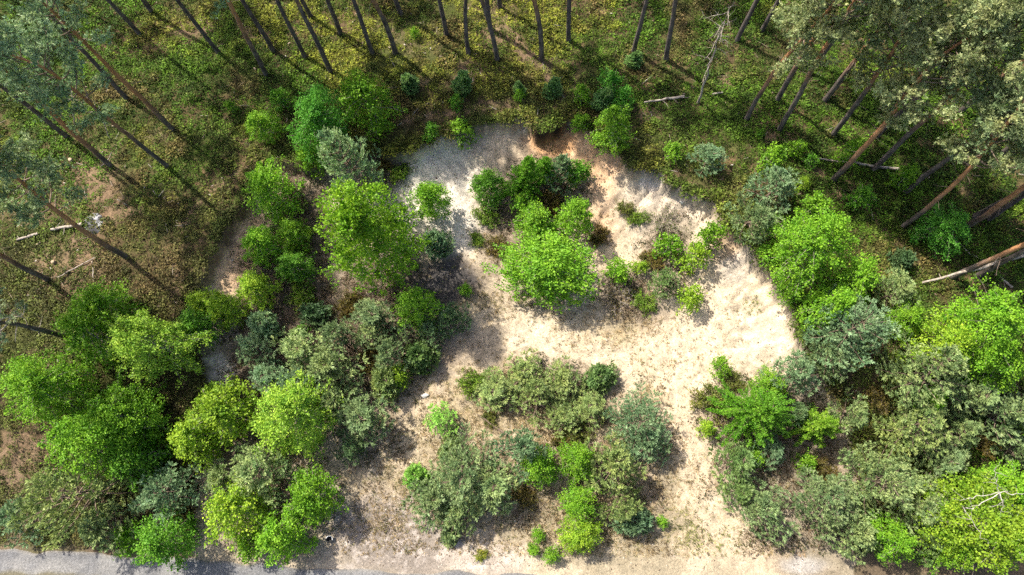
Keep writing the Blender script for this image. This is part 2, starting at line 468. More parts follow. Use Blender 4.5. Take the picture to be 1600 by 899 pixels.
def proto_pine(seed, R, H, spacing, nb, mat='pine', per=7, blade=0.12, width=0.034, taper=0.8, bushy=1.0):
    r = np.random.default_rng(seed)
    T = Tubes(); B = Tubes()
    tp = curve_pts((0, 0, -0.15), (0, 0, 1), H * 0.98, 0, 10, r, 0.035)
    rt = 0.012 * H + 0.015
    T.add(tp, np.linspace(rt, rt * 0.2, len(tp)), 6)
    C = []; D = []; LV = []
    z = 0.12 * H
    w = 0
    while z < H * 0.97:
        t = z / H
        f = t * (len(tp) - 1); i0 = min(int(f), len(tp) - 2); p0 = tp[i0] + (tp[i0 + 1] - tp[i0]) * (f - i0)
        prof = (1 - t) ** taper * (0.72 + 0.28 * min(1, t / 0.25)) + 0.10
        k = nb + r.integers(-1, 2)
        for b in range(k):
            az = (b + r.uniform(-0.25, 0.25)) / k * 2 * math.pi + w * 0.7
            ln = R * prof * r.uniform(0.72, 1.12)
            pts = curve_pts(p0, (math.cos(az), math.sin(az), 0.30 + 0.75 * t), ln * 1.06, -0.45, 6, r, 0.07)
            B.add(pts, np.linspace(0.014 + 0.01 * ln, 0.005, len(pts)), 3)
            lv0 = r.uniform(0.1, 0.8)
            ns = max(3, int(ln / 0.25 * bushy))
            for q in range(ns):
                u = (q + 0.6) / ns * (len(pts) - 1); j = min(int(u), len(pts) - 2)
                if u < 0.22 * len(pts) and ln > 0.7: continue
                ps = pts[j] + (pts[j + 1] - pts[j]) * (u - j)
                dr = unit(pts[j + 1] - pts[j])
                sd_ = unit(np.cross(dr, [0, 0, 1.0]))
                for sgn in (-1, 1):
                    sl = min(0.55, 0.16 + 0.36 * ln * (1 - u / len(pts))) * r.uniform(0.6, 1.2)
                    dd = unit(dr * 0.75 + sd_ * sgn * r.uniform(0.5, 1.0) + np.array([0, 0, r.uniform(0.1, 0.55)]))
                    m = max(2, int(sl / 0.07))
                    for e in range(m):
                        C.append(ps + dd * sl * (e + 0.7) / m); D.append(dd); LV.append(lv0 + r.normal() * 0.16)
            for e in range(3):
                C.append(pts[-1] - (pts[-1] - pts[-2]) * 0.3 * e); D.append(unit(pts[-1] - pts[-2])); LV.append(lv0 + 0.15)
        z += spacing * r.uniform(0.85, 1.15) * (1.1 - 0.3 * t); w += 1
    for e in range(4):
        C.append(tp[-1] - np.array([0, 0, 0.10 * e])); D.append(np.array([0, 0, 1.0])); LV.append(0.85)
    C = np.array(C); D = np.array(D); LV = np.clip(np.array(LV), 0, 1)
    c, a, s, ll, ww = needle_tufts(r, C, D, np.full(len(C), blade), width, per)
    V, Fq = leaf_quads(c, a, s, ll, ww)
    lv = np.clip(np.repeat(LV, per) + r.normal(size=len(c)) * 0.12, 0, 1)
    return (T.mesh('young_pine_trunk', M['twig']), B.mesh('young_pine_branches', M['twig']),
            mesh_np('young_pine_crown', V, [Fq], np.repeat(lv, 4), M[mat]), *extent(C))

def proto_larch(seed, R, H):
    r = np.random.default_rng(seed)
    T = Tubes(); B = Tubes()
    tp = curve_pts((0, 0, -0.15), (0, 0, 1), H, 0, 8, r, 0.03)
    rt = 0.012 * H + 0.012
    T.add(tp, np.linspace(rt, rt * 0.15, len(tp)), 6)
    C = []; D = []; LV = []
    nb = int(23 * H)
    for b in range(nb):
        t = 0.10 + 0.88 * (b + r.uniform()) / nb
        az = b * 2.39996 + r.normal() * 0.2
        p0 = np.array([tp[:, 0].mean() * 0.5, tp[:, 1].mean() * 0.5, H * t])
        f = t * (len(tp) - 1); i0 = min(int(f), len(tp) - 2); p0 = tp[i0] + (tp[i0 + 1] - tp[i0]) * (f - i0)
        ln = R * ((1 - t) ** 0.75 * (0.75 + 0.25 * min(1, t / 0.2)) + 0.06) * r.uniform(0.75, 1.15)
        pts = curve_pts(p0, (math.cos(az), math.sin(az), 0.35 + 0.5 * t), ln * 1.06, 0.25, 6, r, 0.06)
        B.add(pts, np.linspace(0.010 + 0.006 * ln, 0.003, len(pts)), 3)
        lv0 = r.uniform(0.2, 0.8)
        m = max(6, int(ln / 0.045))
        for q in range(m):
            u = (q + 0.8) / m * (len(pts) - 1.001); j = int(u)
            ps = pts[j] + (pts[j + 1] - pts[j]) * (u - j); dr = unit(pts[j + 1] - pts[j]); sd_ = unit(np.cross(dr, [0, 0, 1.0]))
            sl = ln * 0.22 * (1.15 - u / len(pts)) * r.uniform(0.3, 1.0)
            sg = 1 if q % 2 else -1
            dd = unit(dr * 0.8 + sd_ * sg * 0.9 + np.array([0, 0, r.uniform(-0.3, 0.25)]))
            for e in range(max(1, int(sl / 0.075))):
                C.append(ps + dd * (0.03 + 0.075 * e)); D.append(dd); LV.append(lv0 + r.normal() * 0.15)
            C.append(ps); D.append(dr); LV.append(lv0)
    C = np.array(C); D = np.array(D); LV = np.clip(np.array(LV), 0, 1); per = 4
    c, a, s, ll, ww = needle_tufts(r, C, D, np.full(len(C), 0.10), 0.045, per, 0.9)
    V, Fq = leaf_quads(c, a, s, ll, ww)
    lv = np.clip(np.repeat(LV, per) + r.normal(size=len(c)) * 0.12, 0, 1)
    return (T.mesh('larch_trunk', M['twig']), B.mesh('larch_branches', M['twig']),
            mesh_np('larch_crown', V, [Fq], np.repeat(lv, 4), M['larch']), *extent(C))

def proto_shrub(seed, R, H, nst, nleaf, mat='shrub', lsize=0.085, dead=False):
    r = np.random.default_rng(seed)
    T = Tubes(); B = Tubes(); C = []; A = []; LV = []
    for b in range(nst):
        az = r.uniform(0, 6.283); el = r.uniform(0.15, 1.5)
        d0 = (math.cos(az) * (1.2 - 0.5 * el), math.sin(az) * (1.2 - 0.5 * el), 0.45 + 0.6 * el)
        p0 = np.array([math.cos(az), math.sin(az), 0]) * r.uniform(0, 0.35) * R; p0[2] = -0.05
        ln = math.hypot(R * 0.8 * (1.25 - 0.55 * el), H * 0.55 * el) * r.uniform(0.75, 1.15) * 1.1
        pts = curve_pts(p0, d0, ln, 0.2, 6, r, 0.14)
        (T if b < nst // 4 else B).add(pts, np.linspace(0.014 if dead else 0.011, 0.003, len(pts)), 3)
        lv0 = r.uniform(0.1, 0.9)
        for k in range(5 if not dead else 6):
            u = r.uniform(1.6, len(pts) - 1.01); j = int(u); ps = pts[j] + (pts[j + 1] - pts[j]) * (u - j)
            dd = unit(pts[j + 1] - pts[j] + r.normal(size=3) * 0.6)
            tw = curve_pts(ps, dd, ln * r.uniform(0.15, 0.35), 0.0, 3, r, 0.15)
            B.add(tw, [0.006, 0.005, 0.004, 0.003], 3)
            m = nleaf
            if m:
                u2 = r.uniform(0.1, 1, m) * 2.99; ii = u2.astype(int)
                C.append(tw[ii] + (tw[ii + 1] - tw[ii]) * (u2 - ii)[:, None] + r.normal(size=(m, 3)) * 0.04)
                A.append(np.repeat(dd[None], m, 0)); LV.append(np.clip(lv0 + r.normal(size=m) * 0.2, 0, 1))
    C = np.concatenate(C); A = np.concatenate(A); LV = np.concatenate(LV); n = len(C)
    a = unit(A + r.normal(size=(n, 3)) * 0.6); s = unit(np.cross(a, rand_unit(r, n)))
    sz = lsize * r.uniform(0.7, 1.3, n)
    V, Fq = leaf_quads(C, a, s, sz, sz * 0.5)
    bm = M['deadwood'] if dead else M['twig']
    return (T.mesh('shrub_stems', bm), B.mesh('shrub_twigs', bm), mesh_np('shrub_leaves', V, [Fq], np.repeat(LV, 4), M[mat]), *extent(C))

def proto_tallpine(seed, H, cb, R, nbr, crook=0.03, per=9, dead=False):
    r = np.random.default_rng(seed)
    T = Tubes(); B = Tubes()
    tp = curve_pts((0, 0, -0.3), (0, 0, 1), H * 0.98, 0, 18, r, crook)
    tp[:, :2] -= tp[1, :2]
    rt = 0.155
    rad = rt * (1 - 0.80 * np.linspace(0, 1, len(tp)) ** 1.25); rad[0] *= 1.25
    T.add(tp, rad, 10)
    C = []; D = []; LV = []
    def at(t):
        f = t * (len(tp) - 1); i0 = min(int(f), len(tp) - 2); return tp[i0] + (tp[i0 + 1] - tp[i0]) * (f - i0)
    for k in range(7):                                   # dead stubs below the crown
        t = r.uniform(cb * 0.55, cb); az = r.uniform(0, 6.283)
        pts = curve_pts(at(t), (math.cos(az), math.sin(az), r.uniform(-0.2, 0.4)), r.uniform(0.3, 1.1), 0.3, 3, r, 0.15)
        B.add(pts, [0.022, 0.016, 0.011, 0.006], 4)
    for b in range(nbr):
        t = cb + (0.985 - cb) * ((b + r.uniform(0, 0.9)) / nbr) ** 0.9
        q = (t - cb) / (1 - cb)
        az = b * 2.39996 + r.normal() * 0.5
        ln = R * (0.55 + 0.75 * q if q < 0.45 else 0.92 - 0.75 * (q - 0.45)) * r.uniform(0.65, 1.15)
        pts = curve_pts(at(t), (math.cos(az), math.sin(az), 0.05 + 0.9 * q), ln, -0.35, 7, r, 0.13)
        B.add(pts, np.linspace(0.04 * (1.2 - q) + 0.012, 0.008, len(pts)), 4)
        lv0 = r.uniform(0.2, 0.8)
        for k in range(int(4 + 2.6 * ln)):
            u = len(pts) * r.uniform(0.38, 0.99) - 0.01; j = min(int(u), len(pts) - 2); ps = pts[j] + (pts[j + 1] - pts[j]) * min(1, u - j)
            dd = unit(unit(pts[j + 1] - pts[j]) * 0.8 + r.normal(size=3) * np.array([0.8, 0.8, 0.35]) + np.array([0, 0, 0.35]))
            sl = r.uniform(0.3, 0.85) * (0.5 + 0.25 * R)
            sub = curve_pts(ps, dd, sl, -0.5, 4, r, 0.15)
            B.add(sub, [0.014, 0.011, 0.009, 0.007, 0.005], 3)
            if dead and r.uniform() < 0.62: continue
            m = 9
            for e in range(m):
                w = r.uniform(1.0, 3.99); jj = int(w)
                c0 = sub[jj] + (sub[jj + 1] - sub[jj]) * (w - jj) + r.normal(size=3) * np.array([0.13, 0.13, 0.06])
                C.append(c0); D.append(unit(dd * 0.5 + r.normal(size=3) * 0.5 + np.array([0, 0, 0.55]))); LV.append(lv0 + r.normal() * 0.14)
    C = np.array(C); D = np.array(D); LV = np.clip(np.array(LV), 0, 1)
    c, a, s, ll, ww = needle_tufts(r, C, D, np.full(len(C), 0.17), 0.05, per, 0.95)
    V, Fq = leaf_quads(c, a, s, ll, ww)
    lv = np.clip(np.repeat(LV, per) + r.normal(size=len(c)) * 0.12, 0, 1)
    return (T.mesh('tall_pine_trunk', M['pinebark']), B.mesh('tall_pine_branches', M['deadwood'] if dead else M['twig']),
            mesh_np('tall_pine_crown', V, [Fq], np.repeat(lv, 4), M['tallpine']), R, H)

PROTO = {
    'birch_s': [proto_birch(11, 0.75, 1.7, 20, 6, 8, 0.11), proto_birch(12, 0.75, 1.9, 22, 6, 8, 0.11), proto_birch(13, 0.8, 1.6, 20, 6, 8, 0.11)],
    'birch_m': [proto_birch(21, 1.35, 4.2, 40, 8, 14, 0.11), proto_birch(22, 1.35, 4.0, 42, 8, 14, 0.11), proto_birch(23, 1.4, 4.4, 40, 8, 14, 0.11)],
    'birch_l': [proto_birch(31, 2.2, 6.4, 62, 9, 22, 0.118), proto_birch(32, 2.2, 6.2, 64, 9, 22, 0.118), proto_birch(33, 2.3, 6.6, 60, 9, 22, 0.118)],
    'larch_m': [proto_larch(41, 1.1, 3.2), proto_larch(42, 1.1, 3.4)],
    'larch_l': [proto_larch(43, 1.7, 4.8)],
    'pine_s': [proto_pine(51, 0.65, 1.3, 0.26, 6), proto_pine(52, 0.7, 1.4, 0.26, 6), proto_pine(53, 0.65, 1.2, 0.24, 7)],
    'pine_m': [proto_pine(54, 1.25, 2.9, 0.42, 5), proto_pine(55, 1.3, 3.1, 0.42, 5), proto_pine(56, 1.25, 2.7, 0.40, 6), proto_pine(66, 1.3, 3.0, 0.44, 5, taper=0.6), proto_pine(67, 1.2, 3.3, 0.42, 5)],
    'pine_l': [proto_pine(57, 1.9, 4.6, 0.50, 6, taper=0.7), proto_pine(58, 2.0, 4.4, 0.50, 6, taper=0.62), proto_pine(59, 1.9, 4.8, 0.52, 6, taper=0.7)],
    'spruce': [proto_pine(81, 0.5, 1.5, 0.19, 6, taper=1.15), proto_pine(82, 0.5, 1.7, 0.20, 6, taper=1.1), proto_pine(83, 0.45, 1.5, 0.2, 5, taper=1.2)],
    'shrub': [proto_shrub(61, 0.8, 0.9, 60, 12), proto_shrub(62, 0.85, 0.8, 60, 12), proto_shrub(63, 0.8, 1.0, 56, 12)],
    'brush': [proto_shrub(64, 0.9, 0.9, 46, 3, 'shrub', 0.06, True), proto_shrub(65, 0.9, 0.8, 46, 3, 'shrub', 0.06, True)],
    'tallpine': [proto_tallpine(71, 15.5, 0.54, 2.4, 30), proto_tallpine(72, 14.5, 0.52, 2.3, 28), proto_tallpine(73, 16.0, 0.60, 2.4, 28),
                 proto_tallpine(74, 15.0, 0.46, 2.6, 38, 0.05), proto_tallpine(75, 15.0, 0.64, 2.0, 22), proto_tallpine(77, 14.5, 0.70, 1.7, 13)],
    'sickpine': [proto_tallpine(76, 13.0, 0.55, 2.2, 30, 0.04, 9, True)],
}

# ------------------------------------------------------------------ the ground sheet
ROAD_PX = [(-900, 842), (-300, 851), (0, 857), (160, 862), (320, 871), (520, 886), (640, 890), (760, 894), (900, 900), (1000, 907), (1220, 910), (1400, 912), (1700, 915), (2600, 925)]
ROAD_EDGE = wpts(ROAD_PX, 0.0)
def road_edge_y(x):
    return np.interp(x, [p[0] for p in ROAD_EDGE], [p[1] for p in ROAD_EDGE])

def blob(px, py, rx, ry, soft=0.55, wob=0.35, seed=3, x=None, y=None):
    x = X if x is None else x; y = Y if y is None else y
    bx, by, bz = ground_pt(px, py)
    k = depth_at(bx, by, bz) / FOC
    d0 = np.hypot((x - bx) / (rx * k), (y - by) / (ry * k * 1.12))
    out = np.zeros(x.shape); i = np.nonzero(d0 < 1.35 + wob)[0]
    xs = x[i]; ys = y[i]
    d = d0[i] + wob * fbm(xs, ys, 0.9 + 0.25 * rx * k, seed, 4)
    out[i] = 1 - sstep(1 - soft, 1 + soft * 0.4, d)
    return out

def area(pts, z, soft, wob=0.5, seed=4, x=None, y=None, scale=1.6):
    x = X if x is None else x; y = Y if y is None else y
    w = wpts(pts, z)
    d = seg_dist(x, y, w, True); d = np.where(inside(x, y, w), d, -d) + wob * fbm(x, y, scale, seed, 4)
    return sstep(-soft, soft, d)

def path(pts, z, width, x=None, y=None, seed=5):
    x = X if x is None else x; y = Y if y is None else y
    d = seg_dist(x, y, wpts(pts, z)) + 0.22 * fbm(x, y, 0.8, seed, 3)
    return 1 - sstep(width * 0.35, width, d)

PATHS = [([(1150, 365), (1125, 318), (1085, 292), (1050, 270), (1012, 232), (965, 205)], 0.4, 0.4),
         ([(905, 180), (880, 165), (868, 140), (848, 112), (815, 80), (790, 45), (770, 0)], 0.5, 0.8),
         ([(405, 236), (370, 260), (330, 282), (300, 312), (278, 345)], 0.32, 0.7),
         ([(262, 395), (268, 440), (258, 500)], 0.4, 0.6),
         ([(600, 195), (655, 182), (705, 176), (760, 165), (812, 160)], 0.38, 0.7),
         ([(1170, 165), (1210, 200), (1250, 240), (1300, 285), (1345, 320), (1400, 375), (1440, 420)], 0.45, 0.55),
         ([(1000, 130), (1060, 100), (1110, 60)], 0.4, 0.25)]
BARE = [(150, 290, 62, 55, 0.8), (110, 400, 70, 52, 0.8), (60, 330, 60, 30, 0.6), (165, 245, 30, 22, 0.7), (175, 330, 45, 30, 0.7), (1135, 128, 17, 13, 0.9), (1020, 178, 22, 10, 0.6),
        (1180, 170, 18, 12, 0.6), (1205, 215, 20, 14, 0.8), (640, 60, 60, 36, 0.35), (780, 40, 40, 45, 0.65), (450, 60, 70, 18, 0.35), (300, 45, 40, 22, 0.6), (730, 110, 22, 30, 0.6), (660, 130, 22, 12, 0.55),
        (400, 55, 30, 16, 0.5), (1545, 460, 45, 22, 0.55), (1330, 300, 40, 24, 0.5), (1480, 230, 60, 60, 0.3), (35, 720, 60, 45, 0.85), (15, 860, 20, 30, 0.7), (250, 215, 40, 18, 0.3)]
def bare_mask(x, y):
    b = np.zeros(x.shape)
    for pts, w, s in PATHS: b = np.maximum(b, 0.75 * s * path(pts, HP_MAX, w * 1.2, x, y))
    for px, py, rx, ry, s in BARE: b = np.maximum(b, 0.78 * s * blob(px, py, rx, ry, 0.6, 0.5, 6, x, y))
    return b

def mixc(c, m, col):
    return c * (1 - m[:, None]) + np.asarray(col)[None, :] * m[:, None]

def soil_colour():
    inpit = sstep(-0.03, 0.03, SD)
    n1 = fbm(X, Y, 3.0, 11, 4); n2 = fbm(X, Y, 0.6, 12, 3); n3 = fbm(X, Y, 0.22, 13, 2)
    c = np.tile(np.array([0.085, 0.062, 0.033]), (len(X), 1))
    c = mixc(c, sstep(-0.3, 0.5, n1 + 0.5 * n2), (0.065, 0.075, 0.022))
    c = mixc(c, 0.75 * sstep(0.1, 0.6, n2 - 0.4 * n1), (0.16, 0.105, 0.058))
    b = bare_mask(X, Y)
    c = mixc(c, np.clip(b * (0.8 + 0.5 * n3), 0, 1), (0.25, 0.17, 0.11))
    # sandy soil of the pit
    s = np.tile(np.array([0.475, 0.392, 0.285]), (len(X), 1))
    s = mixc(s, 0.6 * sstep(0.0, 0.6, n1), (0.55, 0.47, 0.36))
    # scree in the upper left of the pit, painted paler to lift its shade
    s = mixc(s, 0.9 * blob(690, 285, 75, 150, 0.6, 0.4, 14), (0.60, 0.545, 0.47))
    s = mixc(s, 0.55 * blob(770, 225, 50, 30, 0.6, 0.4, 15), (0.56, 0.43, 0.31))
    s = mixc(s, 0.8 * blob(865, 226, 52, 26, 0.6, 0.4, 16), (0.50, 0.255, 0.105))
    s = mixc(s, 0.75 * blob(930, 250, 48, 45, 0.7, 0.5, 17), (0.62, 0.38, 0.22))
    s = mixc(s, 0.70 * blob(940, 320, 34, 70, 0.7, 0.5, 18), (0.55, 0.36, 0.22))
    s = mixc(s, 0.75 * blob(1040, 272, 50, 16, 0.6, 0.4, 19), (0.58, 0.555, 0.51))
    s = mixc(s, 0.55 * blob(1040, 320, 90, 45, 0.7, 0.4, 20), (0.53, 0.455, 0.375))
    s = mixc(s, 0.65 * blob(1128, 390, 26, 32, 0.7, 0.6, 21), (0.42, 0.28, 0.17))
    s = mixc(s, 0.55 * blob(1145, 425, 22, 26, 0.7, 0.6, 22), (0.34, 0.31, 0.28))
    s = mixc(s, 0.7 * blob(372, 310, 26, 26, 0.6, 0.4, 24), (0.50, 0.43, 0.37))
    s = mixc(s, 0.8 * blob(330, 580, 26, 22, 0.6, 0.3, 25), (0.56, 0.52, 0.48))
    # leaf mould and dark soil under the thickets, tree shadows on sand painted in
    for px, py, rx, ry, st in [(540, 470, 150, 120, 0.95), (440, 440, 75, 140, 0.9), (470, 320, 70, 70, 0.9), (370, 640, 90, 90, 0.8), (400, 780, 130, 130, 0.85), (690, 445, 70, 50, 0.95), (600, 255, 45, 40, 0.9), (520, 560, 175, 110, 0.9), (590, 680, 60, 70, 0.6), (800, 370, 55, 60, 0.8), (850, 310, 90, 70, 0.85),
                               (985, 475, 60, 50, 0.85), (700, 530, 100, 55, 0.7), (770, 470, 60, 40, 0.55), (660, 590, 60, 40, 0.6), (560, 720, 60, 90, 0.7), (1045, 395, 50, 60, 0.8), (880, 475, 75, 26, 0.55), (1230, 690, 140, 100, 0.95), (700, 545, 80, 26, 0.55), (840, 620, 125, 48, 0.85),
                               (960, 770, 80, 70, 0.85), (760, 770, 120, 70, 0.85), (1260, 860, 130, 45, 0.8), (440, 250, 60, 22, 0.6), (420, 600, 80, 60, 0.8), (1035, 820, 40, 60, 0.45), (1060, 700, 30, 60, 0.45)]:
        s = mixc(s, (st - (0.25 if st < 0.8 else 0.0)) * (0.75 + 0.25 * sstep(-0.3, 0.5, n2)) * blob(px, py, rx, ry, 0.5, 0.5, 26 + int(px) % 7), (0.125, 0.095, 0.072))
    s = mixc(s, 0.95 * blob(347, 368, 48, 90, 0.5, 0.3, 23), (0.60, 0.405, 0.255))  # tan bank painted lighter to offset the pine shade falling on it
    s = mixc(s, 0.9 * blob(435, 256, 45, 14, 0.5, 0.3, 24), (0.55, 0.40, 0.27))
    s = mixc(s, 0.9 * blob(335, 582, 30, 24, 0.5, 0.3, 25), (0.60, 0.53, 0.45))
    # straw coloured turf over the floor
    g = area([(740, 470), (860, 490), (960, 540), (1010, 590), (960, 620), (720, 570), (640, 620), (560, 760), (540, 899), (700, 899), (1250, 899), (1160, 830), (1080, 680), (1030, 600), (1000, 520)], 0.2, 1.2, 1.6, 27)
    s = mixc(s, 0.85 * g * sstep(-0.7, 0.2, n1 * 0.6 + n2), (0.36, 0.295, 0.180))
    s = mixc(s, 0.65 * g * sstep(0.0, 0.45, n3 + 0.5 * n2), (0.20, 0.145, 0.085))
    low = (1 - sstep(1.0, 7.0, Y))
    s = mixc(s, 0.70 * low * sstep(-0.6, 0.3, n1 + n2), (0.245, 0.210, 0.150))
    # sandy worn strips kept pale
    w = np.maximum(path([(1010, 545), (1060, 600), (1085, 700), (1110, 800), (1190, 899)], 0.2, 1.6), 0.8 * path([(660, 610), (620, 700), (640, 720)], 0.2, 1.5))
    s = mixc(s, 0.5 * w, (0.52, 0.42, 0.30))
    # grey gravelly earth by the track
    gs = area([(515, 899), (520, 800), (580, 760), (640, 770), (660, 820), (760, 850), (800, 899)], 0.0, 0.9, 1.3, 28)
    s = mixc(s, 0.85 * gs, (0.215, 0.185, 0.165))
    s = mixc(s, 0.5 * gs * sstep(0.2, 0.6, n3 + n2), (0.38, 0.34, 0.31))
    s = mixc(s, 0.6 * blob(760, 870, 90, 26, 0.6, 0.4, 29), (0.50, 0.43, 0.36))
    s = mixc(s, 0.9 * blob(690, 446, 62, 40, 0.5, 0.5, 34), (0.055, 0.052, 0.054))  # dark soil with the largest birch's shadow painted in
    s = mixc(s, 0.75 * blob(1255, 884, 42, 14, 0.6, 0.4, 35), (0.36, 0.34, 0.32))
    s = s * (1 + 0.30 * n3 + 0.16 * n2)[:, None]
    s = s * (1 + 0.30 * np.clip(flutes(X, Y, np.clip(SD, 0, None)), -1, 1) * (SD > 0) * (1 - sstep(2.5, 4.5, SD)) * sstep(1.0, 2.2, hp_plateau(X, Y)))[:, None]
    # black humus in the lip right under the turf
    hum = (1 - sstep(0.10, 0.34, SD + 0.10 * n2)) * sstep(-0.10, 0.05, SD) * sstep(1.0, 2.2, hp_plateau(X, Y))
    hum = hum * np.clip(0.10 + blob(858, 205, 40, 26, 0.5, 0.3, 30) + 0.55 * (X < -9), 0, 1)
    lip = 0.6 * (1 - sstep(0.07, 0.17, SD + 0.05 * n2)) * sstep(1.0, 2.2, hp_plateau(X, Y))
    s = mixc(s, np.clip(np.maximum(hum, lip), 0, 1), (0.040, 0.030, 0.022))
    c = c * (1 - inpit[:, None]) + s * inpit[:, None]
    # outer ground south of the pit, to the left and right of the clearing
    lf = (1 - sstep(0, 3, Y)) * (1 - inpit)
    c = mixc(c, 0.5 * lf, (0.15, 0.115, 0.085))
    # charcoal around the old fire
    c = mixc(c, 0.9 * blob(147, 352, 17, 19, 0.6, 0.5, 33), (0.045, 0.042, 0.042))
    return np.clip(c, 0.01, 0.85)

ny, nx = GX.shape
ii = np.arange((ny - 1) * (nx - 1)); rr = ii // (nx - 1); cc_ = ii % (nx - 1)
q0 = rr * nx + cc_
quads = np.stack([q0, q0 + 1, q0 + nx + 1, q0 + nx], 1)
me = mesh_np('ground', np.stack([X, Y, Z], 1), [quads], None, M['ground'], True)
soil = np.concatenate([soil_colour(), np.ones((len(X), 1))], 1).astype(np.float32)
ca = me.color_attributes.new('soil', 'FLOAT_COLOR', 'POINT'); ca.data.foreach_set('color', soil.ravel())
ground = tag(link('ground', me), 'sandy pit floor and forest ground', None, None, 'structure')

# gravel lane along the bottom edge
def build_road():
    us = np.concatenate([np.linspace(-120, -34, 30), np.arange(-33.8, 30, 0.14), np.linspace(31, 120, 30)])
    vsx = np.linspace(0, 4.2, 31)
    U, V = np.meshgrid(us, vsx, indexing='ij')
    x = U.ravel(); v = V.ravel()
    edge = road_edge_y(x) + 0.25 * fbm(x, x * 0 + 3, 1.5, 51, 3)
    y = edge - v
    z = terrain_z(x, y) + 0.012 - 0.05 * np.exp(-((v - 0.75) / 0.5) ** 2) + 0.04
    z = np.where(v < 0.02, terrain_z(x, y) - 0.05, z); z = np.where(v > 4.18, z - 0.1, z)
    n = fbm(x, y, 1.2, 52, 4); n2 = fbm(x, y, 0.35, 53, 3)
    c = np.tile(np.array([0.155, 0.155, 0.16]), (len(x), 1))
    c = mixc(c, sstep(-0.1, 0.6, n), (0.225, 0.22, 0.215))
    strip = sstep(1.15, 1.45, v + 0.25 * n) * (1 - sstep(1.75, 2.05, v + 0.25 * n))
    c = mixc(c, strip * 0.85, (0.12, 0.105, 0.06))
    c = mixc(c, (1 - sstep(0.0, 0.22, v)) * 0.7, (0.22, 0.19, 0.15))
    c = c * (1 + 0.1 * n2)[:, None]
    nu, nv = U.shape
    k = np.arange((nu - 1) * (nv - 1)); a = k // (nv - 1) * nv + k % (nv - 1)
    me = mesh_np('road', np.stack([x, y, z], 1), [np.stack([a, a + 1, a + nv + 1, a + nv], 1)[:, ::-1]], None, M['ground'], True)
    ca = me.color_attributes.new('soil', 'FLOAT_COLOR', 'POINT')
    ca.data.foreach_set('color', np.concatenate([c, np.ones((len(c), 1))], 1).astype(np.float32).ravel())
    tag(link('road', me), 'pale grey gravel lane along the bottom edge', None, None, 'structure')
build_road()

# ------------------------------------------------------------------ uncountable plants and debris, set out with geometry nodes
def instance_stuff(name, label, cat, P, rot, scl, tint, vi, protos, mat):
    me = bpy.data.meshes.new(name)
    me.vertices.add(len(P)); me.vertices.foreach_set('co', P.astype(np.float32).ravel())
    a = me.attributes.new('rot', 'FLOAT_VECTOR', 'POINT'); a.data.foreach_set('vector', rot.astype(np.float32).ravel())
    a = me.attributes.new('scl', 'FLOAT', 'POINT'); a.data.foreach_set('value', scl.astype(np.float32))
    a = me.attributes.new('vi', 'INT', 'POINT'); a.data.foreach_set('value', vi.astype(np.int32))
    a = me.attributes.new('tint', 'FLOAT_COLOR', 'POINT')
    a.data.foreach_set('color', np.concatenate([tint, np.ones((len(P), 1))], 1).astype(np.float32).ravel())
    o = link(name, me)
    ng = bpy.data.node_groups.new(name, 'GeometryNodeTree')
    ng.interface.new_socket('Geometry', in_out='INPUT', socket_type='NodeSocketGeometry')
    ng.interface.new_socket('Geometry', in_out='OUTPUT', socket_type='NodeSocketGeometry')
    N = ng.nodes; L = ng.links
    gi = N.new('NodeGroupInput'); go = N.new('NodeGroupOutput')
    jn = N.new('GeometryNodeJoinGeometry')
    for pm in reversed(protos):
        po = bpy.data.objects.new(pm.name, pm)
        oi = N.new('GeometryNodeObjectInfo'); oi.inputs['Object'].default_value = po; oi.inputs['As Instance'].default_value = True
        L.new(oi.outputs['Geometry'], jn.inputs[0])
    ip = N.new('GeometryNodeInstanceOnPoints'); ip.inputs['Pick Instance'].default_value = True
    def attr(nm, ty):
        n = N.new('GeometryNodeInputNamedAttribute'); n.data_type = ty; n.inputs['Name'].default_value = nm
        return n.outputs[0]
    L.new(gi.outputs[0], ip.inputs['Points']); L.new(jn.outputs[0], ip.inputs['Instance'])
    L.new(attr('vi', 'INT'), ip.inputs['Instance Index'])
    er = N.new('FunctionNodeEulerToRotation'); L.new(attr('rot', 'FLOAT_VECTOR'), er.inputs[0])
    L.new(er.outputs[0], ip.inputs['Rotation']); L.new(attr('scl', 'FLOAT'), ip.inputs['Scale'])
    L.new(ip.outputs[0], go.inputs[0])
    md = o.modifiers.new('plants', 'NODES'); md.node_group = ng
    return tag(o, label, cat, None, 'stuff')

def clump(seed, n, R, H, L, W, up=0.7):
    r = np.random.default_rng(seed)
    az = r.uniform(0, 6.283, n); q = np.sqrt(r.uniform(0, 1, n))
    c = np.stack([np.cos(az) * q * R, np.sin(az) * q * R, H * (1 - 0.75 * q ** 2) * r.uniform(0.45, 1.0, n)], 1)
    a = unit(np.stack([np.cos(az), np.sin(az), r.uniform(-0.2, 0.7, n)], 1) + r.normal(size=(n, 3)) * 0.55)
    nn = unit(r.normal(size=(n, 3)) * (1 - up) + np.array([0, 0, up])); s = unit(np.cross(nn, a))
    sz = L * r.uniform(0.7, 1.3, n)
    V, Fq = leaf_quads(c, a, s, sz, sz * W / L)
    return mesh_np('low_plant', V, [Fq], np.repeat(r.uniform(0, 1, n), 4), M['cover'])

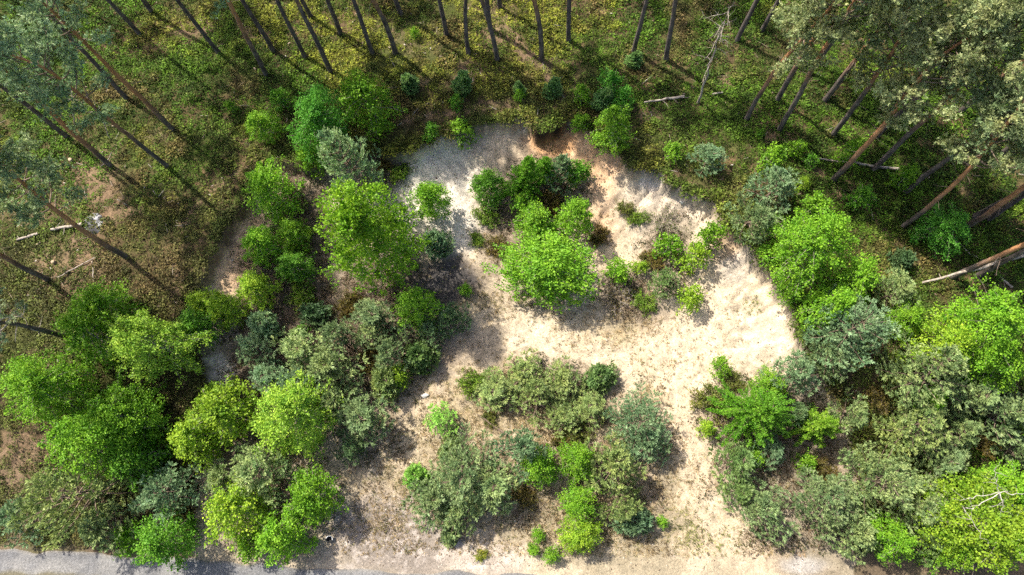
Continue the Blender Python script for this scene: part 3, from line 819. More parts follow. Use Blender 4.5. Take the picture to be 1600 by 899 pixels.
def tuft(seed, n, R, H, W):
    r = np.random.default_rng(seed)
    az = r.uniform(0, 6.283, n); q = r.uniform(0, 1, n)
    c = np.stack([np.cos(az) * q * R * 0.4, np.sin(az) * q * R * 0.4, np.zeros(n)], 1)
    tilt = r.uniform(0.3, 1.3, n)
    a = unit(np.stack([np.cos(az) * tilt, np.sin(az) * tilt, np.ones(n) * 0.8], 1) + r.normal(size=(n, 3)) * 0.25)
    s = unit(np.cross(a, rand_unit(r, n)))
    V, Fq = leaf_quads(c, a, s, H * r.uniform(0.6, 1.3, n), np.full(n, W))
    return mesh_np('grass_tuft', V, [Fq], np.repeat(r.uniform(0, 1, n), 4), M['grass'])

def clodm(seed, k):
    r = np.random.default_rng(seed)
    v = np.array([[1, 0, 0], [-1, 0, 0], [0, 1, 0], [0, -1, 0], [0, 0, 1], [0, 0, -1], [.6, .6, .5], [-.6, .6, .5], [-.6, -.6, .5], [.6, -.6, .5]], float)
    v = v * r.uniform(0.65, 1.2, (10, 1)) * np.array(k)
    f = np.array([[0, 6, 9], [0, 2, 6], [2, 7, 6], [1, 7, 2], [1, 8, 7], [3, 8, 1], [3, 9, 8], [0, 9, 3], [4, 6, 7], [4, 7, 8], [4, 8, 9], [4, 9, 6], [5, 2, 0], [5, 1, 2], [5, 3, 1], [5, 0, 3]])
    return mesh_np('clod', v * 0.05, [f], np.full(10, 0.5), M['clod'])

def scatter(x0, x1, y0, y1, step, seed):
    r = np.random.default_rng(seed)
    xs, ys = np.meshgrid(np.arange(x0, x1, step), np.arange(y0, y1, step))
    x = xs.ravel() + r.uniform(-0.5, 0.5, xs.size) * step; y = ys.ravel() + r.uniform(-0.5, 0.5, xs.size) * step
    return x, y, r

def in_view(x, y, z=1.5, mx=60):
    v = ROT.T @ np.stack([x, y, np.full(x.shape, z - CAM_H)])
    px = CX + FOC * v[0] / -v[2]; py = CY - FOC * v[1] / -v[2]
    return (px > -mx) & (px < 1600 + mx) & (py > -mx) & (py < 899 + mx)

# bilberry and moss over the forest floor
def build_cover():
    x, y, r = scatter(-40, 34, -2.4, 36, 0.205, 81)
    k = in_view(x, y); x = x[k]; y = y[k]
    sd = pit_sd(x, y)
    n1 = fbm(x, y, 3.2, 82, 4); n2 = fbm(x, y, 0.8, 83, 3)
    dens = (sd < 0.07) * (0.94 - 0.95 * bare_mask(x, y)) * (0.55 + 0.55 * sstep(-0.45, 0.1, n2 + 0.3 * n1) + 0.8 * (sd > -0.5))
    dens = np.where(y < road_edge_y(x) + 0.3, 0, dens)
    k = r.uniform(0, 1, len(x)) < dens
    x, y, sd, n1, n2 = x[k], y[k], sd[k], n1[k], n2[k]; n = len(x)
    z = terrain_z(x, y, sd)
    u = r.uniform(0, 1, n)
    g = np.array([0.095, 0.185, 0.016]); yl = np.array([0.250, 0.270, 0.036]); br = np.array([0.180, 0.118, 0.055]); dk = np.array([0.045, 0.085, 0.014])
    h = fbm(x, y, 5.0, 84, 3)
    tint = np.tile(g, (n, 1))
    mid = sstep(-17, -11, x) * (1 - sstep(4, 11, x))
    tint = mixc(tint, sstep(-0.2, 0.5, h + 0.5 * n2 - 0.35 + 0.5 * mid), yl)
    tint = mixc(tint, 0.8 * sstep(0.0, 0.4, fbm(x, y, 1.3, 85, 3)), dk)
    tint = mixc(tint, 0.8 * sstep(0.15, 0.7, -n1 + 0.4 * n2 + 0.3 * (u - 0.5)), br)
    tint = mixc(tint, (u < 0.25) * 0.7, dk)
    # the belt along the rim and the left heath is browner, the right-hand wood greener
    rim = np.exp(-np.abs(sd + 1.2) / 1.6)
    tint = mixc(tint, 0.5 * rim, (0.135, 0.115, 0.038))
    tint = mixc(tint, 0.55 * sstep(-9, -16, x) * (1 - sstep(13, 20, y)), (0.120, 0.092, 0.040))
    tint = tint * (1 + 0.42 * r.normal(size=(n, 1))).clip(0.35, 1.9)
    rot = np.stack([r.normal(size=n) * 0.18, r.normal(size=n) * 0.18, r.uniform(0, 6.283, n)], 1)
    scl = r.uniform(0.6, 1.25, n) * (0.85 + 0.35 * sstep(-0.5, 0.5, n2)) * (1 + 0.35 * (sd > -0.45))
    instance_stuff('bilberry_cover', 'green and brown bilberry and moss cover on the forest floor', 'ground cover', np.stack([x, y, z - 0.02], 1), rot, scl, tint,
                   r.integers(0, 4, n), [clump(91, 30, 0.20, 0.20, 0.10, 0.065), clump(92, 26, 0.18, 0.26, 0.10, 0.06), clump(93, 34, 0.22, 0.17, 0.09, 0.06), clump(94, 28, 0.2, 0.22, 0.12, 0.06)], M['cover'])
    return n

# brown heath and leaf litter under the thickets in and round the pit
def build_under():
    x, y, r = scatter(-30, 28, -2.6, 24, 0.21, 101)
    k = in_view(x, y, 0); x = x[k]; y = y[k]
    sd = pit_sd(x, y)
    m = np.zeros(len(x))
    for px, py, rx, ry, s in [(540, 460, 130, 100, 0.8), (440, 430, 65, 130, 0.8), (470, 310, 60, 60, 0.8), (370, 650, 80, 80, 0.7), (420, 790, 100, 90, 0.7), (600, 255, 50, 35, 0.6), (520, 560, 170, 110, 0.8), (590, 690, 60, 60, 0.5), (800, 360, 45, 60, 0.6), (850, 300, 80, 60, 0.6), (985, 465, 50, 40, 0.75),
                              (1045, 400, 45, 60, 0.6), (840, 615, 125, 48, 0.7), (1220, 690, 140, 90, 0.8), (960, 770, 80, 60, 0.6), (830, 790, 90, 40, 0.55), (1250, 860, 120, 40, 0.6), (720, 620, 40, 20, 0.3), (860, 470, 70, 20, 0.3), (440, 480, 80, 80, 0.6)]:
        m = np.maximum(m, s * blob(px, py, rx, ry, 0.6, 0.6, 102 + int(px) % 5, x, y))
    m = m * (sd > 0)
    out = (sd <= 0) * (y < 9) * 0.35 + (sd > 0) * (y < 7) * 0.05
    k = r.uniform(0, 1, len(x)) < np.maximum(m, out)
    k &= y > road_edge_y(x) + 0.25
    x, y, sd = x[k], y[k], sd[k]; n = len(x); z = terrain_z(x, y, sd)
    u = r.uniform(0, 1, n)[:, None]
    tint = np.where(u < 0.4, np.array([0.135, 0.095, 0.055]), np.where(u < 0.68, np.array([0.085, 0.095, 0.035]), np.where(u < 0.88, np.array([0.20, 0.14, 0.085]), np.array([0.05, 0.07, 0.03]))))
    tint = tint * (1 + 0.3 * r.normal(size=(n, 1))).clip(0.5, 1.7)
    rot = np.stack([r.normal(size=n) * 0.25, r.normal(size=n) * 0.25, r.uniform(0, 6.283, n)], 1)
    instance_stuff('heath_undergrowth', 'brown heath and leaf litter under the thickets', 'undergrowth', np.stack([x, y, z - 0.02], 1), rot, r.uniform(0.6, 1.4, n), tint,
                   r.integers(0, 3, n), [clump(111, 26, 0.22, 0.16, 0.09, 0.04, 0.4), clump(112, 24, 0.2, 0.26, 0.11, 0.03, 0.25), clump(113, 30, 0.22, 0.12, 0.09, 0.05, 0.6)], M['cover'])
    return n

# dry grass
def build_grass():
    x, y, r = scatter(-16, 16, -2.9, 17, 0.125, 121)
    k = in_view(x, y, 0, 30); x = x[k]; y = y[k]
    sd = pit_sd(x, y)
    n1 = fbm(x, y, 1.4, 122, 4)
    g = area([(740, 470), (860, 490), (960, 540), (1010, 590), (960, 620), (720, 570), (640, 620), (560, 760), (540, 899), (700, 899), (1250, 899), (1160, 830), (1080, 680), (1030, 600), (1000, 520)], 0.2, 1.2, 1.6, 27, x, y)
    w = np.maximum(path([(1010, 545), (1060, 600), (1085, 700), (1110, 800), (1190, 899)], 0.2, 1.3, x, y), 0.9 * path([(660, 610), (620, 700), (640, 720)], 0.2, 1.2, x, y))
    d = g * (0.25 + 0.6 * sstep(-0.2, 0.5, n1)) * (1 - 0.7 * w) + 0.06 * (sd > 2)
    for px, py, rx, ry, s in [(1175, 480, 22, 15, 0.6), (1215, 470, 16, 14, 0.35), (1045, 570, 12, 7, 0.5), (1095, 560, 12, 7, 0.4), (1010, 510, 22, 8, 0.5), (760, 470, 40, 18, 0.5), (820, 470, 14, 14, 0.6)]:
        d = np.maximum(d, s * blob(px, py, rx, ry, 0.6, 0.4, 123, x, y))
    k = (r.uniform(0, 1, len(x)) < d) & (sd > 0.6) & (y > road_edge_y(x) + 0.05)
    gr = sum(blob(px, py, rx, ry, 0.6, 0.4, 123, x, y) for px, py, rx, ry in [(1175, 480, 24, 16), (1215, 470, 18, 16), (1100, 830, 60, 40), (820, 470, 16, 16), (870, 870, 30, 16)])
    x, y, sd, gr = x[k], y[k], sd[k], np.clip(gr[k], 0, 1); n = len(x); z = terrain_z(x, y, sd)
    u = r.uniform(0, 1, n)
    tint = mixc(np.tile(np.array([0.46, 0.36, 0.20]), (n, 1)), (u < 0.3) * 0.8, (0.27, 0.20, 0.10))
    tint = mixc(tint, (u > 0.82) * 0.7, (0.20, 0.22, 0.06))
    tint = mixc(tint, 0.85 * gr, (0.24, 0.30, 0.06)) * (1 + 0.25 * r.normal(size=(n, 1))).clip(0.5, 1.6)
    rot = np.stack([r.normal(size=n) * 0.15, r.normal(size=n) * 0.15, r.uniform(0, 6.283, n)], 1)
    instance_stuff('dry_grass', 'straw coloured dry grass tufts on the pit floor', 'grass', np.stack([x, y, z - 0.01], 1), rot, r.uniform(0.6, 1.3, n), tint,
                   r.integers(0, 2, n), [tuft(131, 12, 0.12, 0.15, 0.022), tuft(132, 16, 0.16, 0.12, 0.022)], M['grass'])
    return n

# clods, bark and twigs lying on the sand and gravel
def build_clods():
    x, y, r = scatter(-21, 17, -3.6, 22, 0.17, 141)
    k = in_view(x, y, 0, 30); x = x[k]; y = y[k]
    sd = pit_sd(x, y)
    n1 = fbm(x, y, 1.0, 142, 4)
    d = 0.16 + 0.35 * sstep(0.1, 0.6, n1)
    for px, py, rx, ry, s in [(705, 320, 30, 80, 0.55), (715, 260, 50, 45, 0.3), (600, 830, 90, 60, 0.85), (720, 870, 120, 30, 0.8), (930, 245, 50, 40, 0.35), (1110, 490, 35, 40, 0.6), (1040, 330, 60, 40, 0.3), (1130, 420, 30, 35, 0.4), (870, 490, 80, 30, 0.5), (690, 545, 90, 30, 0.5), (760, 700, 60, 40, 0.4), (930, 880, 120, 20, 0.5)]:
        d = np.maximum(d, s * blob(px, py, rx, ry, 0.7, 0.5, 143, x, y))
    k = (r.uniform(0, 1, len(x)) < d) & (sd > 0.15)
    x, y, sd = x[k], y[k], sd[k]; n = len(x); z = terrain_z(x, y, sd)
    u = r.uniform(0, 1, n)[:, None]
    tint = np.where(u < 0.45, np.array([0.13, 0.095, 0.07]), np.where(u < 0.75, np.array([0.30, 0.24, 0.18]), np.array([0.5, 0.44, 0.37])))
    rot = np.stack([r.normal(size=n) * 0.3, r.normal(size=n) * 0.3, r.uniform(0, 6.283, n)], 1)
    sc = r.uniform(0.35, 1.2, n) * np.where(r.uniform(0, 1, n) < 0.06, 1.9, 1.0)
    instance_stuff('sand_clods', 'dark clods and scraps of bark scattered on the sand', 'debris', np.stack([x, y, z], 1), rot, sc, tint,
                   r.integers(0, 4, n), [clodm(151, (1, 0.8, 0.6)), clodm(152, (1.3, 0.7, 0.5)), clodm(153, (3.2, 0.22, 0.2)), clodm(154, (0.8, 0.8, 0.5))], M['clod'])
    return n
# fallen twigs, cones and bark on the forest floor
def build_litter():
    x, y, r = scatter(-38, 32, 4, 35, 0.55, 161)
    k = in_view(x, y, 3.0) ; x = x[k]; y = y[k]
    sd = pit_sd(x, y)
    k = (sd < -0.3) & (r.uniform(0, 1, len(x)) < 0.20 + 0.5 * bare_mask(x, y))
    x, y, sd = x[k], y[k], sd[k]; n = len(x); z = terrain_z(x, y, sd)
    u = r.uniform(0, 1, n)[:, None]
    tint = np.where(u < 0.5, np.array([0.30, 0.24, 0.18]), np.where(u < 0.8, np.array([0.17, 0.12, 0.085]), np.array([0.46, 0.41, 0.35])))
    rot = np.stack([r.normal(size=n) * 0.12, r.normal(size=n) * 0.12, r.uniform(0, 6.283, n)], 1)
    instance_stuff('forest_litter', 'pale fallen twigs and bark scraps on the forest floor', 'litter', np.stack([x, y, z + 0.10], 1), rot, r.uniform(0.4, 1.5, n), tint,
                   r.integers(0, 3, n), [clodm(171, (7.5, 0.28, 0.25)), clodm(172, (4.5, 0.35, 0.25)), clodm(173, (2.0, 0.9, 0.4))], M['clod'])
    return n
print('stuff', build_litter(), build_cover(), build_under(), build_grass(), build_clods())

# ------------------------------------------------------------------ trees and bushes one by one
TINT = {'g': (0.95, 1.08, 1.0), 'Y': (1.02, 1.10, 1.0), 'y': (1.32, 1.20, 1.2), 'l': (1.55, 1.42, 2.2), 'd': (0.62, 0.86, 1.0), 'b': (0.95, 1.12, 1.0), 'e': (0.58, 0.98, 1.5),
        'C': (0.95, 1.2, 0.85), 'B': (0.84, 1.0, 1.12), 'G': (0.95, 1.00, 0.95), 'O': (1.12, 1.10, 0.78), 'D': (0.60, 0.76, 0.70), 'S': (1.45, 1.55, 1.75), 'P': (1.25, 1.25, 1.10), 'M': (0.75, 0.90, 0.60),
        'br': (1.25, 0.85, 0.75), 'ye': (2.1, 2.0, 0.8), 'gn': (1.3, 1.8, 0.7)}
CAT = {'spruce': 'young conifer', 'birch': 'birch tree', 'larch': 'larch tree', 'pine': 'young pine', 'shrub': 'shrub', 'brush': 'dead bush'}
GRP = {'spruce': 'small conifers on the heath above the rim', 'birch': 'fresh green birches in and around the sand pit', 'larch': 'young larches in the sand pit', 'pine': 'young pines in and around the sand pit',
       'shrub': 'low shrubs in and around the sand pit', 'brush': 'bare brushwood in the sand pit'}
HFAC = {'spruce': 1.7, 'birch': 1.38, 'larch': 1.5, 'pine': 1.12, 'shrub': 0.55, 'brush': 0.5}
NAME = {'spruce': 'young_spruce', 'birch': 'birch_tree', 'larch': 'larch_tree', 'pine': 'young_pine', 'shrub': 'shrub', 'brush': 'dead_bush'}
PARTN = {'spruce': ('trunk', 'branches', 'crown'), 'birch': ('trunk', 'branches', 'crown'), 'larch': ('trunk', 'branches', 'crown'), 'pine': ('trunk', 'branches', 'crown'),
         'shrub': ('stems', 'twigs', 'foliage'), 'brush': ('stems', 'twigs', 'foliage')}
_use = {}
def plant(kind, px, py, w, tint, label, hf=1.0):
    if kind == 'spruce': w *= 0.78
    if kind == 'pine' and 630 < px < 1000 and 570 < py < 830 and w > 60: w *= 1.08
    z0 = 1.0; R = w * 37.0 / FOC / 2; h = HFAC[kind] * 2 * R * hf
    for _ in range(6):
        x, y = unproj(px, py, z0 + 0.55 * h)
        z0 = 0.5 * z0 + 0.5 * tz(x, y)
        R = w * depth_at(x, y, z0 + 0.55 * h) / FOC / 2
        h = HFAC[kind] * 2 * R * hf
    z0 = tz(x, y)
    if kind == 'birch': key = 'birch_s' if R < 0.95 else 'birch_m' if R < 1.75 else 'birch_l'
    elif kind == 'larch': key = 'larch_m' if R < 1.4 else 'larch_l'
    elif kind == 'pine': key = 'pine_s' if R < 0.9 else 'pine_m' if R < 1.6 else 'pine_l'
    else: key = kind
    i = _use.get(key, 0); _use[key] = i + 1
    tm, bm, cm, pr, ph = PROTO[key][i % len(PROTO[key])]
    e = bpy.data.objects.new(NAME[kind], None); coll.objects.link(e)
    e.empty_display_size = 0.3
    r = random.Random(int(px * 7 + py * 13))
    e.location = (x, y, z0 - 0.02)
    k1 = r.uniform(0.86, 1.16)
    e.scale = (R / pr * k1, R / pr / k1 * r.uniform(0.97, 1.06), h / ph * r.uniform(0.92, 1.1))
    e.rotation_euler = (r.gauss(0, 0.07), r.gauss(0, 0.07), r.uniform(0, 6.283))
    tag(e, label, CAT[kind], GRP[kind])
    t = TINT[tint]; j = r.uniform(0.90, 1.10)
    for nm, mesh in zip(PARTN[kind], (tm, bm, cm)):
        o = link(nm, mesh, e)
        if mesh is cm: o.color = (t[0] * j, t[1] * j, t[2] * j, 1)
    return e

PLANTS = [
 # upper left, on the plateau above the pit
 ('birch', 580, 150, 84, 'g', 'oval bright green birch above the rim, tallest of the row left of the scree', 1.25),
 ('birch', 497, 180, 94, 'e', 'broad bluish green birch left of the oval one above the pit rim'),
 ('birch', 415, 192, 50, 'g', 'small round birch at the left end of the row above the pit rim'),
 ('birch', 437, 156, 32, 'd', 'little dark birch sapling behind the row above the pit rim'),
 ('birch', 360, 164, 20, 'g', 'tiny bright sapling alone in the heath among the left pine trunks'),
 ('birch', 491, 250, 46, 'g', 'small birch on the rim just left of the silvery pine'),
 ('birch', 422, 300, 84, 'b', 'bright birch beside the bare sandy saddle at the upper left of the pit'),
 ('pine', 556, 256, 92, 'S', 'silvery pale pine top showing behind the largest birch', 1.6),
 ('birch', 576, 350, 132, 'Y', 'largest birch, a tall egg shaped bright crown left of the grey scree', 1.8),
 ('birch', 669, 303, 60, 'b', 'dense upright birch between the largest birch and the grey scree', 1.3),
 ('birch', 720, 207, 42, 'g', 'small birch perched on the rim above the grey scree'),
 ('pine', 686, 382, 44, 'B', 'little blue green pine between the large birch and the scree foot'),
 ('birch', 405, 380, 64, 'b', 'birch beside the tan sand slope on the left, middle of three'),
 ('birch', 458, 362, 54, 'g', 'slim birch just below the saddle, left of the largest birch'),
 ('birch', 457, 413, 54, 'd', 'darker birch left of the foot of the largest birch'),
 ('birch', 396, 447, 60, 'y', 'yellowish birch at the lower end of the tan sand slope'),
 # left side
 ('birch', 150, 474, 88, 'g', 'birch at the upper end of the left grove, below the brown clearing'),
 ('birch', 146, 532, 96, 'g', 'birch left of the pale drooping one in the left grove'),
 ('birch', 242, 536, 116, 'l', 'pale drooping birch with whitish twigs in the left grove'),
 ('birch', 302, 508, 62, 'd', 'dark green birch just right of the pale drooping one'),
 ('birch', 322, 468, 54, 'y', 'small yellow green birch on the left rim above the dark one'),
 ('birch', 352, 482, 58, 'y', 'thin crowned birch with sand showing through, left rim'),
 ('birch', 58, 602, 118, 'g', 'broad birch at the left edge, below the bare branched pine'),
 ('birch', 188, 645, 104, 'b', 'tall bright birch with dark gaps in the lower left grove'),
 ('birch', 145, 690, 130, 'b', 'wide sunlit birch crown above the grey green pines at lower left'),
 ('birch', 215, 715, 84, 'd', 'shaded birch tucked right of the wide sunlit crown at lower left'),
 ('pine', 108, 770, 150, 'O', 'large loose olive pine near the lane in the lower left corner', 1.0),
 ('pine', 170, 825, 84, 'P', 'pale olive pine overhanging the lane edge at lower left'),
 ('pine', 250, 775, 94, 'B', 'bluish grey pine between the olive pine and the yellow birches'),
 ('pine', 28, 820, 78, 'B', 'dull bluish pine in the bottom left corner by the lane'),
 ('birch', 196, 846, 48, 'b', 'small bright birch at the lane edge under the olive pine'),
 ('birch', 252, 840, 90, 'd', 'low dark green birch spreading over the lane verge'),
 ('birch', 345, 640, 100, 'y', 'yellow green birch, the left one of the twin crowns below the pit'),
 ('birch', 302, 686, 84, 'y', 'smaller yellow green birch stepping down left of the twin crowns'),
 ('birch', 443, 657, 122, 'l', 'palest yellow birch, the right one of the twin crowns below the pit'),
 ('pine', 405, 742, 100, 'P', 'grey green pine enclosed by yellow birches at lower left'),
 ('pine', 350, 748, 60, 'P', 'small grey green pine on the left flank of the enclosed pine'),
 ('birch', 362, 808, 98, 'y', 'yellow green birch standing below the enclosed grey green pine'),
 ('birch', 490, 770, 80, 'b', 'bright birch at the right end of the lower left grove'),
 ('birch', 442, 838, 82, 'b', 'birch closest to the lane at the right end of the left grove'),
 ('birch', 385, 850, 46, 'g', 'small birch peeping over the lane below the yellow birches'),
 # thicket in the middle of the left pit
 ('pine', 408, 505, 44, 'S', 'silvery sapling pine top beside the left sand slope'),
 ('pine', 395, 555, 60, 'S', 'pale pine with bare stem at the left of the dark thicket'),
 ('pine', 420, 590, 58, 'B', 'blue green pine above the palest yellow birch'),
 ('pine', 470, 545, 82, 'P', 'star shaped pale pine in the middle of the dark thicket'),
 ('pine', 530, 532, 76, 'G', 'green pine at the upper right of the dark thicket'),
 ('pine', 515, 575, 84, 'P', 'bushy pine in front of the star shaped one in the thicket'),
 ('pine', 466, 600, 70, 'B', 'low blue green pine at the lower left of the thicket'),
 ('pine', 487, 490, 40, 'D', 'small dark pine in the shade below the largest birch'),
 ('birch', 472, 520, 26, 'd', 'tiny dark green sapling in the shaded hollow of the thicket'),
 ('pine', 585, 492, 66, 'G', 'pine below the largest birch, left of the flat green one'),
 ('pine', 578, 525, 52, 'P', 'yellowish pine top at the right flank of the thicket'),
 ('pine', 622, 545, 74, 'G', 'olive green pine facing the sand floor at the thicket edge'),
 ('pine', 655, 555, 48, 'M', 'dark bushy pine nearest the shaded sand patch'),
 ('birch', 648, 480, 72, 'g', 'flat topped fresh green birch in front of the dark soil with painted shadow'),
 ('birch', 724, 452, 22, 'b', 'tiny bright green bush alone at the foot of the scree'),
 ('pine', 705, 498, 54, 'D', 'dark green pine in shade beside the dark soil with painted shadow'),
 ('pine', 675, 518, 50, 'D', 'low dark pine left of the shaded grass patch'),
 ('birch', 620, 586, 40, 'y', 'little yellow green bush low on the thicket edge'),
 ('pine', 600, 598, 48, 'O', 'olive pine sapling below the thicket, above the round one'),
 ('pine', 566, 645, 82, 'G', 'dense round pine at the lower tip of the thicket'),
 ('pine', 528, 625, 60, 'P', 'pale pine between the yellow birch and the round pine'),
 ('pine', 545, 690, 56, 'D', 'shaded pine below the round one, near the yellow birch'),
 ('shrub', 470, 455, 50, 'gn', 'shaded green shrub under the left side of the largest birch'),
 ('shrub', 545, 475, 44, 'br', 'brown shrub in deep shade under the largest birch'),
 ('shrub', 625, 265, 36, 'gn', 'green shrub in the dark corner below the rim, left of the scree'),
 ('shrub', 598, 250, 34, 'br', 'brown shrub hanging below the turf edge beside the silvery pine'),
 ('shrub', 575, 560, 46, 'br', 'brown shrub amid the pines of the thicket'),
 # clump in the upper middle of the pit
 ('birch', 764, 290, 58, 'd', 'dark green birch on the left side of the central clump'),
 ('shrub', 762, 335, 44, 'gn', 'low green shrub at the left foot of the central clump'),
 ('larch', 810, 277, 58, 'b', 'pale pointed larch at the top of the central clump', 1.15),
 ('larch', 848, 262, 40, 'b', 'smaller pointed larch right of the pale one in the central clump', 1.2),
 ('pine', 876, 275, 52, 'B', 'blue grey pine at the top right of the central clump', 1.3),
 ('birch', 903, 265, 40, 'd', 'dark little birch beside the orange sand in the central clump'),
 ('birch', 822, 318, 44, 'b', 'small bright birch below the pale larch in the central clump'),
 ('shrub', 858, 315, 50, 'br', 'brown shrub in the dark heart of the central clump'),
 ('birch', 838, 345, 68, 'b', 'birch left above the broad round one of the central clump'),
 ('birch', 893, 337, 64, 'b', 'upright bright birch on the right side of the central clump', 1.2),
 ('birch', 857, 407, 132, 'b', 'broad round birch at the front of the central clump', 0.75),
 ('shrub', 936, 366, 38, 'br', 'dark brown shrub squeezed right of the central clump'),
 ('shrub', 775, 385, 44, 'br', 'brown shrub left of the broad round birch'),
 ('shrub', 745, 372, 26, 'gn', 'small shrub on the scree beside the central clump'),
 # right part of the pit
 ('shrub', 978, 324, 30, 'O', 'small olive bush, left of the pair on the pale slope'),
 ('shrub', 1000, 338, 34, 'gn', 'dark green bush, right of the pair on the pale slope'),
 ('brush', 1042, 342, 62, 'G', 'grey leafless brush on the pale slope under the right rim'),
 ('shrub', 1020, 405, 40, 'br', 'brown shrub left of the bright bushes on the right slope'),
 ('birch', 1040, 386, 46, 'b', 'small bright birch below the grey leafless brush'),
 ('birch', 1108, 370, 42, 'g', 'upper birch of the pair against the right sand slope', 1.3),
 ('birch', 1080, 403, 46, 'y', 'lower yellowish birch of the pair against the right sand slope', 1.2),
 ('pine', 1042, 442, 48, 'M', 'dark round pine left of the yellow bush on the pit floor'),
 ('birch', 1080, 461, 46, 'y', 'bright yellow bush on the sand at the clump’s lower end'),
 ('birch', 967, 418, 42, 'g', 'small green birch standing alone on the middle path'),
 ('birch', 999, 414, 26, 'y', 'thin yellowish sapling right of the lone green birch'),
 ('brush', 970, 462, 66, 'br', 'dark twiggy brush in front of the broad round birch’s shadow'),
 ('shrub', 1008, 470, 40, 'gn', 'dark green shrub at the right end of the twiggy brush'),
 ('birch', 1130, 575, 36, 'g', 'little green birch at the lower edge of the white sand'),
 ('shrub', 1145, 595, 40, 'O', 'olive bush beside the little birch on the sand edge'),
 ('shrub', 1118, 622, 66, 'O', 'olive broom bush left of the bright larch on the sand edge'),
 ('birch', 1106, 668, 30, 'y', 'yellow green bush at the path edge beside the bright larch'),
 ('birch', 1238, 464, 42, 'g', 'round bright bush right on the pit rim at the right'),
 # top middle and right, on the plateau
 ('spruce', 720, 128, 36, 'C', 'small blue green pine on the heath right of the oval birch'),
 ('spruce', 640, 130, 32, 'C', 'small dull pine beside the oval birch above the rim'),
 ('spruce', 812, 138, 20, 'C', 'tiny blue pine just behind the bright fern like sapling'),
 ('birch', 812, 148, 20, 'b', 'bright fern like sapling above the middle of the rim'),
 ('spruce', 862, 136, 30, 'C', 'narrow blue green pine left of the forest path above the rim'),
 ('birch', 713, 160, 24, 'd', 'dark little sapling above the small rim birch'),
 ('birch', 670, 206, 28, 'd', 'small dark bush on the rim left of the scree'),
 ('birch', 648, 52, 16, 'g', 'tiny sapling between the upper left pine trunks'),
 ('birch', 908, 147, 30, 'g', 'soft green birch sapling right of the forest path'),
 ('birch', 955, 128, 42, 'e', 'blue green upper tree of the cluster right of the forest path', 1.2),
 ('spruce', 944, 152, 34, 'C', 'grey blue pine in the middle of the cluster right of the path'),
 ('birch', 972, 160, 40, 'e', 'rounded green tree right of the grey blue pine in the cluster'),
 ('birch', 960, 206, 64, 'g', 'widest birch at the lower end of the cluster, on the rim'),
 ('birch', 908, 190, 30, 'g', 'small round bush on the rim beside the notch'),
 ('spruce', 990, 92, 26, 'C', 'little pine at the foot of the upper right pair of trunks'),
 ('birch', 1056, 236, 32, 'g', 'bright sapling left of the round grey pine above the right rim'),
 ('pine', 1107, 245, 52, 'B', 'round grey blue pine above the right rim'),
 ('birch', 1240, 230, 34, 'g', 'upper of two bright saplings below the leaning right trunks'),
 ('birch', 1205, 252, 42, 'g', 'lower of two bright saplings below the leaning right trunks'),
 ('birch', 1268, 250, 24, 'd', 'faint green sapling beside the fallen log'),
 ('pine', 1212, 292, 78, 'B', 'large grey blue pine above the right rim, upper one'),
 ('pine', 1180, 330, 84, 'G', 'large grey green pine above the right rim, lower one'),
 ('birch', 1256, 287, 22, 'y', 'small yellow green bush against the large grey blue pine'),
 ('birch', 1275, 321, 44, 'b', 'round bright bush right of the large grey pines'),
 ('birch', 1343, 308, 40, 'd', 'soft green sapling below the fallen log'),
 ('birch', 1332, 240, 42, 'g', 'low green sapling at the foot of the thick orange pine'),
 ('birch', 1416, 277, 40, 'g', 'green sapling right of the end of the fallen log'),
 ('birch', 1190, 208, 16, 'D', 'tiny dark sapling in the bare patch below a pine trunk'),
 ('birch', 1478, 352, 74, 'e', 'soft blue green birch amid the trunks at the right edge'),
 ('pine', 1410, 405, 34, 'D', 'small dull pine right of the large pale birches'),
 ('birch', 1268, 388, 130, 'b', 'large bright birch overlooking the right rim'),
 ('birch', 1345, 432, 78, 'b', 'birch right below the large bright one above the right rim'),
 ('birch', 1296, 470, 78, 'b', 'birch nearest the right rim below the large bright one'),
 ('pine', 1402, 455, 64, 'P', 'pale pine where the leaning grey trunk ends'),
 ('pine', 1335, 515, 124, 'B', 'big blue grey pine below the birches right of the pit', 0.95),
 ('pine', 1300, 555, 70, 'G', 'grey green pine on the lower left flank of the big blue grey one'),
 ('birch', 1420, 498, 58, 'g', 'small birch between the big blue grey pine and the wide bright birch'),
 ('birch', 1476, 527, 96, 'y', 'pale left crown of the wide bright birch pair at the right edge'),
 ('birch', 1556, 522, 124, 'b', 'wide bright birch at the right edge, right crown of the pair'),
 ('birch', 1560, 575, 80, 'g', 'darker birch under the wide bright one at the right edge'),
 ('pine', 1452, 592, 124, 'P', 'pale grey green pine under the wide bright birches'),
 ('pine', 1520, 615, 70, 'P', 'grey green pine right of the small bright bush at the right'),
 ('birch', 1450, 624, 58, 'b', 'small bright bush between the pale pines on the right'),
 ('pine', 1248, 580, 72, 'B', 'blue grey pine on the rim at the lower right of the sand'),
 ('pine', 1330, 632, 66, 'P', 'grey pine with bare twigs right of the bright round bushes'),
 ('birch', 1206, 606, 56, 'g', 'green birch behind the bright larch'),
 ('larch', 1178, 645, 104, 'b', 'bright star shaped larch at the lower right of the sand', 0.95),
 ('pine', 1240, 645, 54, 'D', 'dark blue pine between the two bright larches'),
 ('larch', 1286, 666, 70, 'y', 'yellowish larch right of the star shaped one'),
 ('birch', 1178, 716, 36, 'g', 'small bright bush below the star shaped larch'),
 ('birch', 1262, 720, 32, 'g', 'small green bush over the dark brown hollow'),
 ('pine', 1200, 700, 56, 'B', 'blue pine just below the star shaped larch'),
 ('pine', 1145, 728, 70, 'M', 'dark grey green pine at the path edge, upper one'),
 ('pine', 1158, 768, 58, 'M', 'dark grey green pine at the path edge, lower one'),
